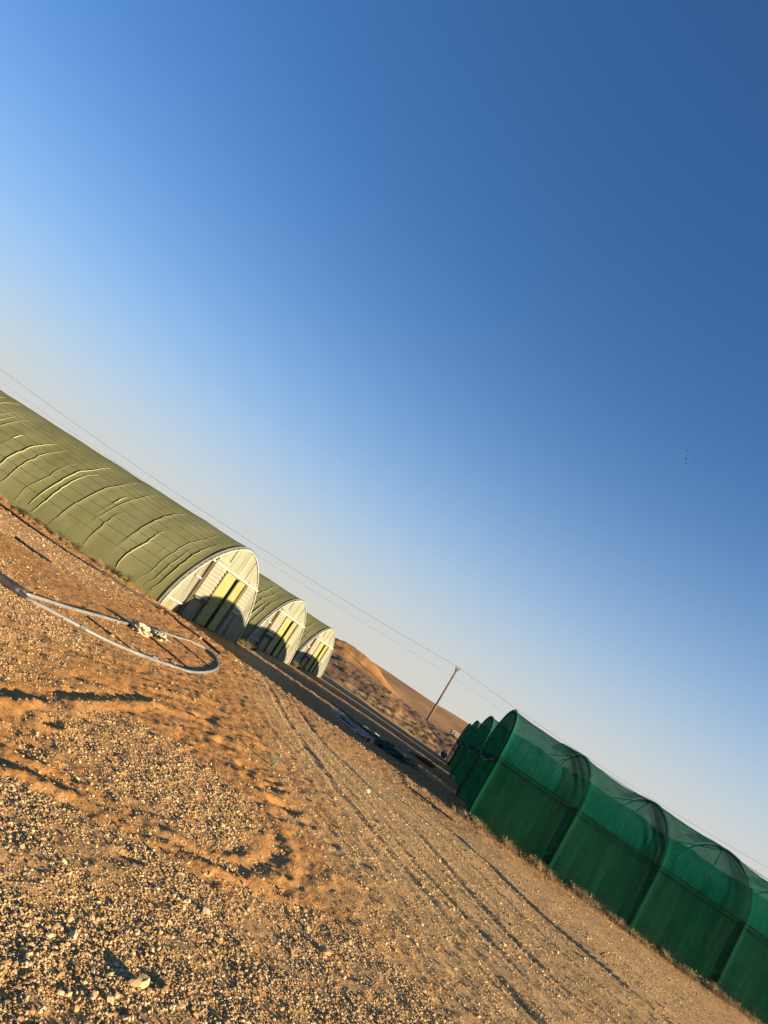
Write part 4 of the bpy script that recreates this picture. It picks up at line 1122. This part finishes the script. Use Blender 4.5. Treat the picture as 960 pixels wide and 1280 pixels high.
# ------------------------------------------------------------------ gravel
def gravel():
    N = 1100000
    # scatter evenly over the sector in view, thinning with distance
    u = rng.random(N); r = 2.1 * (42 / 2.1) ** (u ** 0.95)
    th = rng.uniform(R(-33), R(42), N)
    x = r * np.sin(th); y = r * np.cos(th)
    org, grv = ground_masks(x, y)
    cl = np.clip(0.75 + 1.6 * fbm(x, y, 3.0, 3, 200), 0.1, 1.4)
    keep = rng.random(N) < np.clip(grv * cl + 0.035 + 0.10 * sst(16, 24, y), 0, 1)
    x, y, r, grv = x[keep], y[keep], r[keep], grv[keep]
    z = ground_z(x, y)
    n = len(x)
    base = 0.0029 * np.exp(rng.normal(0, 0.45, n))
    base = base * np.clip(r / 4.5, 0.9, 3.0) ** 0.45
    big = rng.random(n) < 0.012 + 0.05 * sst(16, 24, y)
    base = np.where(big, base * 2.2, base)
    sc = np.stack([base * rng.uniform(0.9, 1.6, n), base * rng.uniform(0.8, 1.2, n), base * rng.uniform(0.6, 1.0, n)], -1)
    me = bpy.data.meshes.new('gravel')
    V = np.stack([x, y, z + base * 0.35], -1).astype(np.float32)
    me.vertices.add(n); me.vertices.foreach_set('co', V.ravel())
    a = me.attributes.new('psize', 'FLOAT_VECTOR', 'POINT'); a.data.foreach_set('vector', sc.astype(np.float32).ravel())
    o = bpy.data.objects.new('gravel', me); col.objects.link(o)
    tag(o, 'tan and cream gravel strewn over the desert ground', 'gravel', None, 'stuff')
    ng = bpy.data.node_groups.new('gravel_nodes', 'GeometryNodeTree')
    ng.interface.new_socket('Geometry', in_out='INPUT', socket_type='NodeSocketGeometry')
    ng.interface.new_socket('Geometry', in_out='OUTPUT', socket_type='NodeSocketGeometry')
    nd = ng.nodes; L = ng.links
    gi = nd.new('NodeGroupInput'); go = nd.new('NodeGroupOutput')
    gtoi = nd.new('GeometryNodeGeometryToInstance')
    for k in range(6):
        ic = nd.new('GeometryNodeMeshIcoSphere'); ic.inputs['Radius'].default_value = 1.0; ic.inputs['Subdivisions'].default_value = 2
        sp = nd.new('GeometryNodeSetPosition')
        no = nd.new('ShaderNodeTexNoise'); no.noise_dimensions = '4D'; no.inputs['W'].default_value = k * 3.7; no.inputs['Scale'].default_value = 0.9
        no.inputs['Detail'].default_value = 1.0
        sub = nd.new('ShaderNodeVectorMath'); sub.operation = 'SUBTRACT'; sub.inputs[1].default_value = (0.5, 0.5, 0.5)
        scl = nd.new('ShaderNodeVectorMath'); scl.operation = 'SCALE'; scl.inputs['Scale'].default_value = 1.5
        L.new(no.outputs['Color'], sub.inputs[0]); L.new(sub.outputs[0], scl.inputs[0])
        L.new(ic.outputs['Mesh'], sp.inputs['Geometry']); L.new(scl.outputs[0], sp.inputs['Offset'])
        ss = nd.new('GeometryNodeSetShadeSmooth'); ss.inputs['Shade Smooth'].default_value = False
        L.new(sp.outputs[0], ss.inputs['Geometry'])
        L.new(ss.outputs[0], gtoi.inputs[0])
    iop = nd.new('GeometryNodeInstanceOnPoints'); iop.inputs['Pick Instance'].default_value = True
    L.new(gi.outputs[0], iop.inputs['Points']); L.new(gtoi.outputs[0], iop.inputs['Instance'])
    ri = nd.new('FunctionNodeRandomValue'); ri.data_type = 'INT'
    ri.inputs[4].default_value = 0; ri.inputs[5].default_value = 5
    L.new(ri.outputs[2], iop.inputs['Instance Index'])
    rv = nd.new('FunctionNodeRandomValue'); rv.data_type = 'FLOAT_VECTOR'
    rv.inputs[0].default_value = (-0.6, -0.6, 0); rv.inputs[1].default_value = (0.6, 0.6, 6.283)
    L.new(rv.outputs[0], iop.inputs['Rotation'])
    na = nd.new('GeometryNodeInputNamedAttribute'); na.data_type = 'FLOAT_VECTOR'; na.inputs['Name'].default_value = 'psize'
    L.new(na.outputs[0], iop.inputs['Scale'])
    sm = nd.new('GeometryNodeSetMaterial'); sm.inputs['Material'].default_value = MT['stone']
    L.new(iop.outputs[0], sm.inputs[0]); L.new(sm.outputs[0], go.inputs[0])
    md = o.modifiers.new('gravel_nodes', 'NODES'); md.node_group = ng
    me.materials.append(MT['stone'])
    print('gravel points', n)
gravel()

# larger stones lying singly
def stone_mesh(seed):
    rd = random.Random(seed)
    bm = bmesh.new(); bmesh.ops.create_icosphere(bm, subdivisions=2, radius=1.0)
    ax = [Vector((rd.gauss(0, 1), rd.gauss(0, 1), rd.gauss(0, 1))).normalized() for _ in range(9)]
    cut = [rd.uniform(0.55, 0.9) for _ in ax]
    for v in bm.verts:
        for a, c in zip(ax, cut):
            d = v.co.dot(a)
            if d > c: v.co -= a * (d - c)
        v.co += Vector((rd.gauss(0, 1), rd.gauss(0, 1), rd.gauss(0, 1))) * 0.03
    me = bpy.data.meshes.new('stone'); bm.to_mesh(me); bm.free(); me.materials.append(MT['stone']); return me
ST = [stone_mesh(k) for k in range(6)]
rd = random.Random(77)
for i in range(70):
    if i < 34: x = rd.uniform(-0.9, 2.0); y = rd.uniform(2.9, 5.3)
    elif i < 54: x = rd.uniform(-3.0, 1.2); y = rd.uniform(5.5, 13)
    else: x = rd.uniform(-7, -1.2); y = rd.uniform(11, 22)
    s = rd.uniform(0.007, 0.012) * (1.0 + 0.05 * y)
    o = bpy.data.objects.new('stone', ST[i % 6]); col.objects.link(o)
    o.scale = (s * rd.uniform(1, 1.5), s, s * rd.uniform(0.6, 0.9)); o.rotation_euler = (rd.uniform(-.3, .3), rd.uniform(-.3, .3), rd.uniform(0, 6))
    o.location = (x, y, gz(x, y) + s * 0.3)
    lab = 'larger stone standing out in the foreground gravel' if i < 34 else 'larger stone lying on the sand between gravel and pipe loop' if i < 54 else 'larger stone on the ground before the largest olive greenhouse'
    tag(o, lab, 'stone', ['stones in the foreground gravel', 'stones on the middle sand', 'stones before the greenhouse'][0 if i < 34 else 1 if i < 54 else 2])
